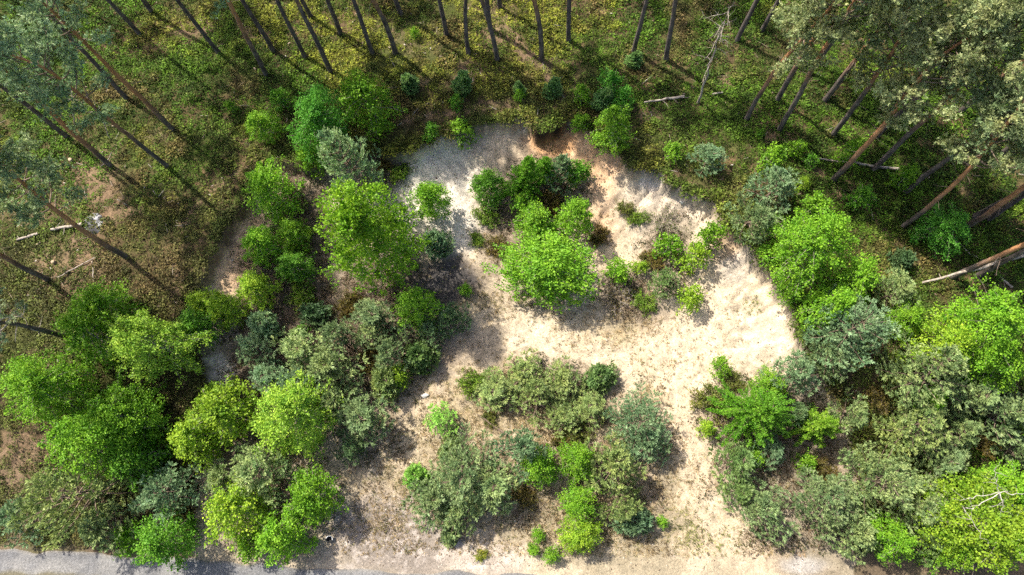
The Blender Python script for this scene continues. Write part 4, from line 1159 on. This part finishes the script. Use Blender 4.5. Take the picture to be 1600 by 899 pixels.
 ('pine', 1208, 808, 90, 'G', 'rounded grey green pine at the corner by the path and lane'),
 ('pine', 1300, 795, 110, 'G', 'grey green pine left of the bright bush near the lane'),
 ('pine', 1375, 748, 120, 'P', 'largest grey green pine of the lower right group'),
 ('pine', 1440, 780, 100, 'P', 'grey green pine beside the big birch with white limbs'),
 ('pine', 1335, 838, 76, 'P', 'pale pine close to the lane in the lower right group'),
 ('pine', 1430, 668, 110, 'O', 'pale olive pine in the middle of the right thicket', 0.9),
 ('pine', 1492, 672, 66, 'P', 'small pale pine on the right of the olive one'),
 ('pine', 1480, 715, 72, 'G', 'green pine above the big birch with white limbs'),
 ('birch', 1390, 838, 74, 'b', 'round bright bush among grey green pines near the lane'),
 ('birch', 1535, 800, 150, 'y', 'big bright birch with white limbs in the lower right corner', 0.9),
 ('birch', 1580, 770, 90, 'b', 'bright birch crown at the right edge above the corner'),
 ('birch', 1480, 862, 64, 'g', 'low birch under the big one with white limbs'),
 ('pine', 1575, 645, 90, 'G', 'grey green pine at the right edge, below the wide bright birch'),
 ('pine', 1590, 700, 60, 'G', 'smaller grey green pine at the right edge above the big birch'),
 ('pine', 1440, 850, 56, 'M', 'dark pine between the round bright bush and the corner birch'),
 ('shrub', 1290, 740, 50, 'br', 'brown shrub in the dark hollow of the right thicket'),
 ('shrub', 1380, 620, 50, 'br', 'brown shrub below the big blue grey pine'),
 ('shrub', 1540, 690, 44, 'br', 'brown shrub in the gap at the right edge'),
 # middle of the lower floor
 ('pine', 688, 657, 54, 'gn', 'single round dark green bush on the pale floor left of centre', 0.8),
 ('shrub', 740, 600, 52, 'gn', 'dark left end of the long low bush patch'),
 ('pine', 775, 605, 62, 'O', 'olive young pine at the left of the long low bush patch', 0.7),
 ('pine', 822, 588, 66, 'O', 'olive young pine at the upper edge of the long low patch', 0.7),
 ('pine', 838, 632, 74, 'O', 'olive young pine in the middle of the long low patch', 0.7),
 ('pine', 880, 602, 62, 'O', 'olive young pine right of the upper edge one in the patch', 0.7),
 ('pine', 885, 648, 60, 'O', 'olive young pine at the lower edge of the long low patch', 0.7),
 ('pine', 938, 592, 48, 'M', 'dark olive bush at the upper right end of the long low patch', 0.7),
 ('pine', 922, 635, 58, 'O', 'olive young pine between the long patch and the blue pine', 0.7),
 ('shrub', 905, 670, 50, 'O', 'low olive shrub below the long bush patch'),
 ('pine', 1000, 652, 100, 'B', 'large blue green pine beside the pale path in the middle', 1.0),
 ('pine', 1020, 692, 66, 'B', 'blue green pine on the lower right flank of the large one'),
 ('shrub', 765, 655, 30, 'O', 'small olive shrub at the head of the broken branch'),
 ('pine', 800, 705, 78, 'B', 'blue tinted pine at the upper right of the lower middle group', 1.1),
 ('pine', 722, 745, 108, 'G', 'widest green pine of the lower middle group'),
 ('pine', 668, 785, 76, 'G', 'green pine at the left end of the lower middle group'),
 ('pine', 716, 800, 66, 'P', 'pale pine at the lower end of the lower middle group'),
 ('pine', 770, 758, 76, 'P', 'pale pine right of the widest one in the lower middle group'),
 ('pine', 650, 748, 36, 'gn', 'small yellowish sapling at the upper left of the lower middle group'),
 ('pine', 704, 703, 36, 'O', 'small olive sapling above the lower middle group'),
 ('pine', 702, 840, 26, 'P', 'tiny pine seedling below the lower middle group'),
 ('birch', 845, 728, 60, 'b', 'vivid birch right beside the lower middle pines'),
 ('birch', 900, 725, 62, 'b', 'vivid birch, upper one of the bright column at the bottom'),
 ('birch', 905, 785, 60, 'b', 'vivid birch, middle one of the bright column at the bottom'),
 ('birch', 906, 836, 60, 'y', 'vivid yellow green birch, lowest one of the bright column'),
 ('pine', 955, 735, 84, 'O', 'tan and olive pine right of the bright birch column', 1.1),
 ('pine', 968, 778, 64, 'O', 'olive pine below the tan one at the bright column'),
 ('pine', 988, 812, 50, 'B', 'blue pine at the lower right end of the bright column group'),
 ('birch', 1035, 815, 20, 'b', 'tiny bright bush in shadow right of the blue pine'),
 ('birch', 841, 838, 24, 'b', 'tiny bright sapling on bare ground left of the bright column'),
 ('birch', 832, 860, 20, 'g', 'tiny green sapling just below the one left of the bright column'),
 ('birch', 862, 866, 28, 'g', 'little green sapling near the lane below the bright column'),
 ('shrub', 752, 868, 22, 'ye', 'tiny yellow green weed by the lane, below the middle pines'),
 ('shrub', 820, 775, 44, 'br', 'brown shrub in the shade of the lower middle pines'),
 ('shrub', 880, 690, 40, 'br', 'brown shrub above the bright birch column'),
]
for a in PLANTS: plant(*a)

# ------------------------------------------------------------------ tall pines: base pixel, height factor, orange line, tint, label
def tall_pine(px, py, hs, line, label, var, kind='tallpine', tint=(1, 1, 1), ctint=(1, 1, 1), rs=1.0, world=None, lean=None, shared=None):
    if world: x, y = world; z = tz(x, y)
    else: x, y, z = ground_pt(px, py)
    tm, bm, cm, R, H = PROTO[kind][var % len(PROTO[kind])]
    e = bpy.data.objects.new('tall_pine', None); coll.objects.link(e); e.empty_display_size = 0.5
    r = random.Random(int(px * 3 + py * 5 + x * 11))
    e.location = (x, y, z - 0.05); e.scale = (rs, rs, hs)
    e.rotation_euler = (r.gauss(0, 0.022), r.gauss(0, 0.022), r.uniform(0, 6.283))
    if lean: e.rotation_euler = (lean[0], lean[1], r.uniform(0, 6.283))
    tag(e, label, 'pine tree', shared or 'tall straight pines of the forest around the pit')
    o = link('trunk', tm, e); o.color = (*tint, line)
    o = link('branches', bm, e)
    o = link('crown', cm, e); o.color = (*ctint, 1)
    return e

ol = (1.10, 1.10, 0.90); bl = (1.05, 1.25, 1.30); cr = (1.22, 1.2, 1.05); gr = (1.0, 1.12, 1.05)
TALL = [
 (342, 83, 1.0, 1.0, 'thick dark pine trunk, first from the left along the top edge', 0, bl),
 (417, 118, 1.0, 0.40, 'thin orange pine trunk crossing between two dark ones at the top left', 1, bl),
 (428, 80, 1.0, 1.0, 'dark pine trunk just right of the thin orange one', 2, bl),
 (477, 89, 1.0, 1.0, 'dark slender pine left of the pale grey trunk at the top', 4, bl),
 (518, 113, 0.95, 0.75, 'pale grey pine trunk with its base lowest in the upper left row', 4, bl),
 (533, 54, 1.0, 1.0, 'short visible pine trunk right of the pale grey one at the top', 4, bl),
 (486, 27, 1.0, 1.0, 'pine trunk stub at the top edge behind the pale grey one', 4, bl),
 (238, 20, 1.0, 1.0, 'dark pine stub at the top edge left of the thick first trunk', 4, bl),
 (270, 202, 1.0, 0.28, 'long orange brown pine trunk left of the saplings, leaning out to the corner', 4, bl),
 (199, 155, 0.95, 1.0, 'dark pine trunk between the two long brown ones at upper left', 4, bl),
 (263, 261, 1.05, 0.45, 'thick grey brown pine with the big crown in the upper left corner', 3, bl),
 (172, 258, 1.0, 0.25, 'orange pine trunk nearest the left edge in the upper left', 1, bl),
 (105, 214, 0.95, 1.0, 'dark pine trunk beside the orange one near the left edge', 4, bl),
 (219, 54, 1.0, 1.0, 'faint dark pine trunk near the upper left corner', 4, bl),
 (197, 401, 0.95, 0.28, 'brown pine trunk passing over the grey ash patch', 3, gr),
 (75, 437, 0.95, 0.40, 'brown pine trunk below the white broken log at the left edge', 3, gr),
 (582, 84, 1.0, 1.0, 'curved dark pine trunk above the oval birch', 4, bl),
 (618, 83, 1.0, 0.55, 'pine trunk right of the curved one above the oval birch', 5, bl),
 (626, 22, 1.0, 1.0, 'pine stub at the top edge right of the curved trunk', 4, bl),
 (698, 56, 1.0, 1.0, 'dark pine trunk, left neighbour of the four near the middle of the top', 4, bl),
 (732, 84, 1.0, 0.62, 'pine trunk casting a long shadow towards the pit notch', 5, bl),
 (766, 46, 1.0, 1.0, 'dark pine set back at the middle of the top edge', 4, bl),
 (777, 94, 1.0, 0.62, 'grey pine trunk in front of the dark set back one at the top middle', 5, bl),
 (781, 12, 1.0, 1.0, 'tiny visible pine stub at the top middle edge', 4, bl),
 (846, 94, 1.0, 0.55, 'upright pine trunk straight above the pit notch', 5, bl),
 (888, 64, 1.0, 1.0, 'slim upright pine trunk right of the one above the notch', 4, bl),
 (990, 81, 1.0, 0.75, 'grey pine trunk, left of the pair right of the top middle', 4, bl),
 (1040, 93, 1.0, 0.70, 'grey pine trunk, right of the pair right of the top middle', 4, bl),
 (1151, 64, 1.0, 1.0, 'grey pine trunk right of the bare leafless snag', 4, bl),
 (1190, 49, 1.0, 1.0, 'dark pine stub behind the pale crown at the top right', 2, bl),
 (1166, 187, 0.98, 0.40, 'brown pine with dark foot, first of the leaning row at the right', 3, cr),
 (1214, 157, 1.0, 0.42, 'orange pine set back behind the first two of the right row', 0, ol),
 (1217, 204, 1.05, 0.60, 'long pale grey pine trunk, second of the leaning row at the right', 0, ol),
 (1264, 116, 1.0, 0.62, 'pine trunk running close behind the long pale grey one', 4, ol),
 (1289, 157, 0.95, 0.42, 'thin brown pine between the long pale one and the big crowns', 0, ol),
 (1301, 211, 0.98, 0.60, 'dark footed pine under the largest pale crown at the right', 3, cr),
 (1369, 214, 1.0, 0.55, 'dark pine trunk under the yellowish crown at the upper right', 3, ol),
 (1301, 282, 0.95, 0.30, 'thick orange pine with dark foot, lowest of the upper right row', 3, cr),
 (1365, 265, 1.05, 0.55, 'grey brown pine trunk ending at the fallen log', 0, gr),
 (1415, 300, 0.95, 0.65, 'dark pine trunk right of the fallen log', 3, gr),
 (1411, 354, 1.0, 0.32, 'orange brown pine in front of the blue green birch at the right', 3, cr),
 (1502, 359, 1.0, 0.28, 'bright orange pine trunk at the right edge, front one of three', 3, cr),
 (1522, 339, 1.0, 1.0, 'dark pine trunk just behind the bright orange one at the right edge', 4, cr),
 (1543, 344, 1.0, 1.0, 'dark pine, rightmost of the three trunks at the right edge', 2, cr),
 (1487, 433, 0.95, 0.38, 'brown pine trunk above the leaning grey trunk', 0, cr),
 (1526, 432, 1.0, 0.75, 'thick grey pine trunk crossing the leaning grey trunk', 2, cr),
 (1440, 120, 1.0, 0.42, 'pine hidden in the crowns at the upper right, reddish stem', 3, ol),
 (1500, 175, 0.95, 0.42, 'reddish pine stem among the crowns near the right edge', 3, ol),
 (1480, 60, 1.0, 0.42, 'reddish pine stem near the top right corner', 0, ol),
 (1565, 240, 0.95, 0.42, 'brown pine stem under the pale crown at the right edge', 3, cr),
]
for i, (px, py, hs, line, lab, var, ct) in enumerate(TALL):
    tc = (1, 1, 1) if line < 0.99 else (0.85, 0.86, 0.90)
    tall_pine(px, py, hs, line, lab, var, tint=tc, ctint=ct, rs=0.92 + 0.16 * ((i * 37) % 10) / 10)
tall_pine(116, 528, 0.80, 0.9, 'half dead pine with bare pale branches at the left edge', 0, kind='sickpine', tint=(0.8, 0.8, 0.8), ctint=(0.85, 0.95, 0.95))
# pines of the same wood that stand just outside the view and shade its floor
rr_ = random.Random(5)
k = 0
for gxx in range(-46, 40, 6):
    for gyy in range(30, 56, 6):
        wx = gxx + rr_.uniform(-2.2, 2.2); wy = gyy + rr_.uniform(-2.2, 2.2)
        if not in_view(np.array([wx]), np.array([wy]), 3.0, 20)[0] and rr_.random() < 0.5:
            tall_pine(0, 0, rr_.uniform(0.9, 1.1), rr_.choice([0.4, 0.6, 1.0]), 'tall pine of the same wood standing beyond the edge of the view', k, world=(wx, wy), shared='pines beyond the edge of the view'); k += 1

# ------------------------------------------------------------------ dead wood and small things
def log_mesh(p0, p1, r0, r1, seed, stubs=3, nseg=8):
    r = np.random.default_rng(seed)
    p0 = np.array(p0); p1 = np.array(p1); L = np.linalg.norm(p1 - p0)
    t = np.linspace(0, 1, nseg)[:, None]
    pts = p0 + (p1 - p0) * t + r.normal(size=(nseg, 3)) * 0.012 * L * np.sin(t * math.pi)
    T = Tubes(); T.add(pts, np.linspace(r0, r1, nseg), 7)
    n0 = T.n
    me_v = T.v[0]
    T.f.append(np.array([[0, 1, 2, 3], [0, 3, 4, 6], [4, 5, 6, 6]])[:2])
    S = Tubes()
    for k in range(stubs):
        j = int(r.integers(1, nseg - 1)); d = unit((p1 - p0) * 0.6 / L + r.normal(size=3) * np.array([0.7, 0.7, 0.4]) + np.array([0, 0, 0.25]))
        q = curve_pts(pts[j], d, r.uniform(0.25, 0.8) * min(1, L / 2), 0.1, 3, r, 0.15); S.add(q, np.array([0.45, 0.33, 0.22, 0.1]) * r0, 4)
    return T, S

def fallen(a, b, r0, r1, label, name='fallen_log', cat='log', mat='deadwood', lift=(0.0, 0.0), stubs=3, seed=1):
    p0 = np.array(ground_pt(*a)); p1 = np.array(ground_pt(*b))
    for i in range(3):                       # keep the middle clear of the ground
        pass
    c = (p0 + p1) / 2; c[2] = tz(c[0], c[1])
    p0[2] += r0 * 0.8 + lift[0]; p1[2] += r1 * 0.8 + lift[1]
    e = bpy.data.objects.new(name, None); coll.objects.link(e); e.location = c; e.empty_display_size = 0.2
    T, S = log_mesh(p0 - c, p1 - c, r0, r1, seed, stubs)
    tag(e, label, cat, 'dead wood lying about')
    link('stem', T.mesh('log_stem', M[mat]), e)
    if S.v:
        for_me = S.mesh('log_stubs', M[mat]); link('branch_stubs', for_me, e)
    return e

fallen((1600, 414), (1428, 449), 0.10, 0.06, 'grey leaning trunk lying from the right edge to the pale pine', lift=(2.6, 0.8), seed=2, stubs=2)
fallen((1492, 376), (1580, 450), 0.045, 0.07, 'thin fallen pole crossing below the right edge trunks', seed=3)
fallen((1276, 250), (1401, 267), 0.05, 0.085, 'thin pale fallen log behind the thick orange pine', seed=4, lift=(0.15, 0.15))
fallen((1006, 163), (1068, 154), 0.05, 0.085, 'pale fallen log right of the cluster above the rim', seed=5, lift=(0.15, 0.15))
fallen((30, 377), (63, 367), 0.07, 0.085, 'left piece of the white broken log near the left edge', seed=6, lift=(0.12, 0.12))
fallen((83, 361), (132, 352), 0.085, 0.10, 'right piece of the white broken log pointing at the ash patch', seed=7, lift=(0.12, 0.12))
fallen((93, 435), (150, 404), 0.045, 0.03, 'long pale stick on the brown clearing at the left', name='fallen_branch', cat='branch', seed=8, lift=(0.1, 0.1))
fallen((147, 418), (148, 448), 0.03, 0.025, 'short upright looking stick on the brown clearing', name='fallen_branch', cat='branch', seed=9, lift=(0.08, 0.08))
fallen((746, 648), (792, 680), 0.03, 0.06, 'broken brown branch above the lower middle pines', name='fallen_branch', cat='branch', mat='twig', seed=10, lift=(0.25, 0.15), stubs=5)
fallen((873, 668), (888, 702), 0.045, 0.035, 'pale forked branch lying above the bright birch column', name='fallen_branch', cat='branch', seed=11, lift=(0.2, 0.1), stubs=4)
fallen((185, 313), (200, 322), 0.03, 0.03, 'short pale stick above the ash patch', name='fallen_branch', cat='branch', seed=12, lift=(0.1, 0.1), stubs=1)
fallen((1247, 745), (1270, 768), 0.035, 0.03, 'thin pale stick over the dark brown hollow at the right', name='fallen_branch', cat='branch', seed=13, lift=(0.3, 0.3), stubs=1)
fallen((60, 384), (66, 380), 0.05, 0.05, 'stubby pale wood chunk beside the white broken log', name='wood_chunk', cat='wood', mat='cutwood', seed=14, lift=(0.1, 0.1), stubs=0)
fallen((1112, 150), (1128, 147), 0.06, 0.05, 'short white wood piece at the foot of the snag', name='wood_chunk', cat='wood', seed=15, lift=(0.12, 0.12), stubs=0)
fallen((160, 262), (172, 250), 0.03, 0.02, 'thin stick in the bare patch under the left orange pine', name='fallen_branch', cat='branch', seed=16, lift=(0.1, 0.1), stubs=1)

def snag(base, top, htop, r0, label, seed, nb=10, cat='dead tree'):
    x, y, z = ground_pt(*base)
    tx, ty = unproj(top[0], top[1], z + htop)
    e = bpy.data.objects.new('dead_tree', None); coll.objects.link(e); e.location = (x, y, z); e.empty_display_size = 0.3
    r = np.random.default_rng(seed)
    n = 10; t = np.linspace(0, 1, n)[:, None]
    v = np.array([tx - x, ty - y, htop])
    pts = v * t + r.normal(size=(n, 3)) * 0.012 * np.linalg.norm(v) * np.sin(t * 3.14); pts[0, 2] -= 0.2
    T = Tubes(); T.add(pts, np.linspace(r0, r0 * 0.25, n), 6)
    S = Tubes()
    for k in range(nb):
        u = r.uniform(0.45, 1) * (n - 1.01); j = int(u); p = pts[j] + (pts[j + 1] - pts[j]) * (u - j)
        d = unit(r.normal(size=3) * np.array([1, 1, 0.3])); q = curve_pts(p, d, r.uniform(0.5, 1.6) * htop / 8, 0.2, 5, r, 0.2)
        S.add(q, np.linspace(0.022, 0.006, 6), 4)
        for w in range(3):
            S.add(curve_pts(q[int(r.integers(2, 5))], unit(d + r.normal(size=3) * 0.7), r.uniform(0.2, 0.6), 0.1, 3, r, 0.2), [0.009, 0.008, 0.006, 0.004], 3)
    tag(e, label, cat, 'dead standing stems')
    link('trunk', T.mesh('snag_trunk', M['deadwood']), e); link('branches', S.mesh('snag_branches', M['deadwood']), e)
snag((1090, 161), (1140, 12), 8.5, 0.075, 'bare leafless snag with twiggy top at the upper right of centre', 21, 22)
snag((116, 197), (113, 144), 3.2, 0.04, 'thin pale dead sapling, left of two near the left pines', 22, 3)
snag((172, 218), (146, 156), 3.4, 0.04, 'thin pale dead sapling, right of two near the left pines', 23, 3)

# bare white limbs standing out of the corner birch
def white_limbs():
    x, y, z = ground_pt(1560, 800)
    e = bpy.data.objects.new('dead_tree', None); coll.objects.link(e); e.location = (x, y, z); e.empty_display_size = 0.3
    def P(px, py, h):
        q = unproj(px, py, z + h); return np.array([q[0] - x, q[1] - y, h])
    T = Tubes(); T.add(np.array([[0, 0, -0.2], [0.1, 0.0, 2.0], P(1560, 778, 4.6), P(1562, 770, 5.6)]), [0.08, 0.06, 0.04, 0.03], 6)
    link('trunk', T.mesh('limb_trunk', M['birchbark']), e)
    hub = P(1562, 770, 5.6)
    for k, ends in enumerate([[(1530, 778, 5.7), (1500, 782, 5.5)], [(1590, 772, 5.8), (1625, 765, 5.6)], [(1555, 750, 6.2), (1553, 735, 6.3)], [(1530, 792, 5.6), (1505, 792, 5.2), (1530, 835, 4.9), (1545, 850, 4.6)], [(1570, 790, 5.5), (1566, 800, 5.2)]]):
        pts = [hub] + [P(*q) for q in ends]
        S = Tubes(); r = np.random.default_rng(170 + k); Q = []
        for a_, b_ in zip(pts[:-1], pts[1:]):
            for t_ in np.linspace(0, 1, 5)[:-1]: Q.append(a_ + (b_ - a_) * t_ + r.normal(size=3) * 0.05 * (len(Q) > 0))
        Q.append(pts[-1]); Q = np.array(Q)
        S.add(Q, np.linspace(0.022, 0.008, len(Q)), 5)
        for w in range(5):
            S.add(curve_pts(Q[int(r.integers(2, len(Q)))], unit(r.normal(size=3)), r.uniform(0.3, 0.8), 0.2, 4, r, 0.2), [0.012, 0.010, 0.008, 0.006, 0.004], 3)
        link('limb', S.mesh('white_limb', M['birchbark']), e)
    tag(e, 'bare white limbs rising out of the big birch in the lower right corner', 'dead tree', 'dead standing stems')
white_limbs()

def stump(px, py, r0, h, label):
    x, y, z = ground_pt(px, py)
    e = bpy.data.objects.new('tree_stump', None); coll.objects.link(e); e.location = (x, y, z); e.empty_display_size = 0.2
    an = np.linspace(0, 2 * math.pi, 13)[:-1]; rs = np.random.default_rng(int(px)).uniform(0.9, 1.1, 12)
    lev = [(-0.1, 1.45), (0.04, 1.2), (h * 0.5, 1.03), (h, 1.0)]
    V = np.concatenate([np.stack([np.cos(an) * r0 * s * rs, np.sin(an) * r0 * s * rs, np.full(12, zz)], 1) for zz, s in lev])
    i = np.arange(3)[:, None] * 12; j = np.arange(12)[None, :]; j2 = (j + 1) % 12
    Fq = np.stack([i + j, i + j2, i + 12 + j2, i + 12 + j], -1).reshape(-1, 4)
    link('bark', mesh_np('stump_bark', V, [Fq], None, M['twig'], True), e)
    V2 = np.concatenate([np.stack([np.cos(an) * r0 * rs * 0.97, np.sin(an) * r0 * rs * 0.97, np.full(12, h + 0.012)], 1), np.stack([np.cos(an) * r0 * rs * 0.97, np.sin(an) * r0 * rs * 0.97, np.full(12, h - 0.02)], 1)])
    side = np.stack([j + 12, j2 + 12, j2, j], -1).reshape(-1, 4)
    link('cut_face', mesh_np('stump_cut', V2, [np.arange(12)[None], side], None, M['cutwood']), e)
    tag(e, label, 'stump', 'cut stumps')
stump(113, 252, 0.13, 0.22, 'pale cut stump on the bare ground near the left edge')
stump(154, 125, 0.11, 0.22, 'pale cut stump among bilberries at the upper left')
stump(86, 411, 0.11, 0.2, 'small pale stump beside the long stick on the left clearing')

def ash_heap():
    x, y, z = ground_pt(147, 351)
    n = 26
    g = np.linspace(-1, 1, n); U, V = np.meshgrid(g, g); d = np.hypot(U, V)
    wx = x + U.ravel() * 0.62; wy = y + V.ravel() * 0.78
    bump = 0.13 * np.clip(1 - d.ravel(), 0, 1) ** 0.8 * (1 + 0.9 * fbm(wx, wy, 0.28, 61, 3)) + 0.06 * fbm(wx, wy, 0.16, 62, 2) * (d.ravel() < 0.9)
    zz = terrain_z(wx, wy) + np.where(d.ravel() < 0.97, bump + 0.015, -0.08)
    k = np.arange((n - 1) ** 2); a = k // (n - 1) * n + k % (n - 1)
    keep = (d.ravel()[a] < 1.05)
    a = a[keep]
    me = mesh_np('ash_heap', np.stack([wx - x, wy - y, zz - z], 1), [np.stack([a, a + 1, a + n + 1, a + n], 1)], None, M['ground'])
    nn = sstep(-0.15, 0.45, fbm(wx, wy, 0.35, 63, 4) + 0.15)
    c = mixc(np.tile(np.array([0.06, 0.058, 0.06]), (len(wx), 1)), nn, (0.34, 0.345, 0.36))
    ca = me.color_attributes.new('soil', 'FLOAT_COLOR', 'POINT'); ca.data.foreach_set('color', np.concatenate([c, np.ones((len(c), 1))], 1).astype(np.float32).ravel())
    e = bpy.data.objects.new('ash_heap', None); coll.objects.link(e); e.location = (x, y, z); e.empty_display_size = 0.2
    link('ash', me, e)
    r = np.random.default_rng(64)
    for k in range(8):
        q = r.uniform(0, 6.283); p = np.array([math.cos(q) * 0.35, math.sin(q) * 0.45, 0.08]) * r.uniform(0.4, 1.0)
        p[2] = 0.13
        T = Tubes(); T.add(np.array([p, p + np.array([r.normal() * 0.12, r.normal() * 0.12, 0.02])]), [0.03, 0.022], 5)
        link('charred_stick', T.mesh('charred_stick', M['charcoal']), e)
    tag(e, 'white and grey ash heap on the brown clearing at the left', 'ash heap')
M['charcoal'] = bark_mat('charcoal', (0.015, 0.015, 0.015), (0.05, 0.05, 0.05), 9.0, 1.0)
ash_heap()

def solid(name, col, rough=0.5):
    m, nt, N, L, out = new_mat(name)
    p = N.new('ShaderNodeBsdfPrincipled'); p.inputs['Roughness'].default_value = rough
    tc = N.new('ShaderNodeTexCoord'); nz = N.new('ShaderNodeTexNoise'); nz.inputs['Scale'].default_value = 14
    L.new(tc.outputs['Object'], nz.inputs['Vector'])
    rp = N.new('ShaderNodeValToRGB'); rp.color_ramp.elements[0].color = (*[c * 0.7 for c in col], 1); rp.color_ramp.elements[1].color = (*col, 1)
    L.new(nz.outputs['Fac'], rp.inputs['Fac']); L.new(rp.outputs['Color'], p.inputs['Base Color'])
    L.new(p.outputs[0], out.inputs['Surface'])
    return m
def bucket():
    x, y, z = ground_pt(515.5, 842)
    e = bpy.data.objects.new('bucket', None); coll.objects.link(e); e.location = (x, y, z); e.empty_display_size = 0.2
    e.rotation_euler = (0.12, 0.1, 0.4)
    n = 20; an = np.arange(n) / n * 2 * math.pi
    prof = [(0.13, 0.0), (0.18, 0.30), (0.17, 0.30), (0.12, 0.03), (0.0, 0.028)]
    V = np.concatenate([np.stack([np.cos(an) * r0, np.sin(an) * r0, np.full(n, h)], 1) for r0, h in prof])
    i = np.arange(4)[:, None] * n; j = np.arange(n)[None, :]; j2 = (j + 1) % n
    Fq = np.stack([i + j, i + j2, i + n + j2, i + n + j], -1).reshape(-1, 4)
    link('body', mesh_np('bucket_body', V, [Fq], None, solid('black_plastic', (0.012, 0.012, 0.014)), True), e)
    T = Tubes(); aa = np.linspace(-0.6, 2.4, 16)
    T.add(np.stack([np.cos(aa) * 0.178, np.sin(aa) * 0.178, np.full(16, 0.305)], 1), 0.024, 6)
    link('rim', T.mesh('bucket_rim', solid('white_plastic', (0.8, 0.8, 0.8))), e)['label'] = 'white arc along the rim'
    T = Tubes(); aa = np.linspace(0, math.pi, 12)
    T.add(np.stack([np.cos(aa) * 0.17, -0.10 * np.sin(aa), 0.30 + 0.05 * np.sin(aa)], 1), 0.006, 4)
    link('handle', T.mesh('bucket_handle', solid('wire', (0.25, 0.25, 0.25), 0.4)), e)
    tag(e, 'small round black and white object on bare ground near the lane', 'bucket')
bucket()

def stone(px, py, s, label):
    x, y, z = ground_pt(px, py)
    r = np.random.default_rng(int(px))
    me = bpy.data.meshes.new('stone')
    import bmesh
    bm = bmesh.new(); bmesh.ops.create_icosphere(bm, subdivisions=3, radius=1)
    for v in bm.verts:
        k = 1 + 0.22 * math.sin(3.1 * v.co.x + 1.7 * v.co.y + px) + 0.12 * math.sin(6.3 * v.co.y + 4.2 * v.co.z)
        v.co = Vector((v.co.x * s[0] * k, v.co.y * s[1] * k, v.co.z * s[2] * k))
    bm.to_mesh(me); bm.free(); me.materials.append(M['stone'])
    o = link('stone', me); o.location = (x, y, z + s[2] * 0.3)
    tag(o, label, 'stone', 'pale stones on the pit floor')
M['stone'] = solid('pale_stone', (0.62, 0.60, 0.56), 0.9)
stone(664, 618, (0.20, 0.12, 0.10), 'flat white stone on the pale floor above the single round bush')
stone(1066, 316, (0.13, 0.10, 0.10), 'small dark lump on the pale slope under the right rim')
print('objects', len(bpy.data.objects))
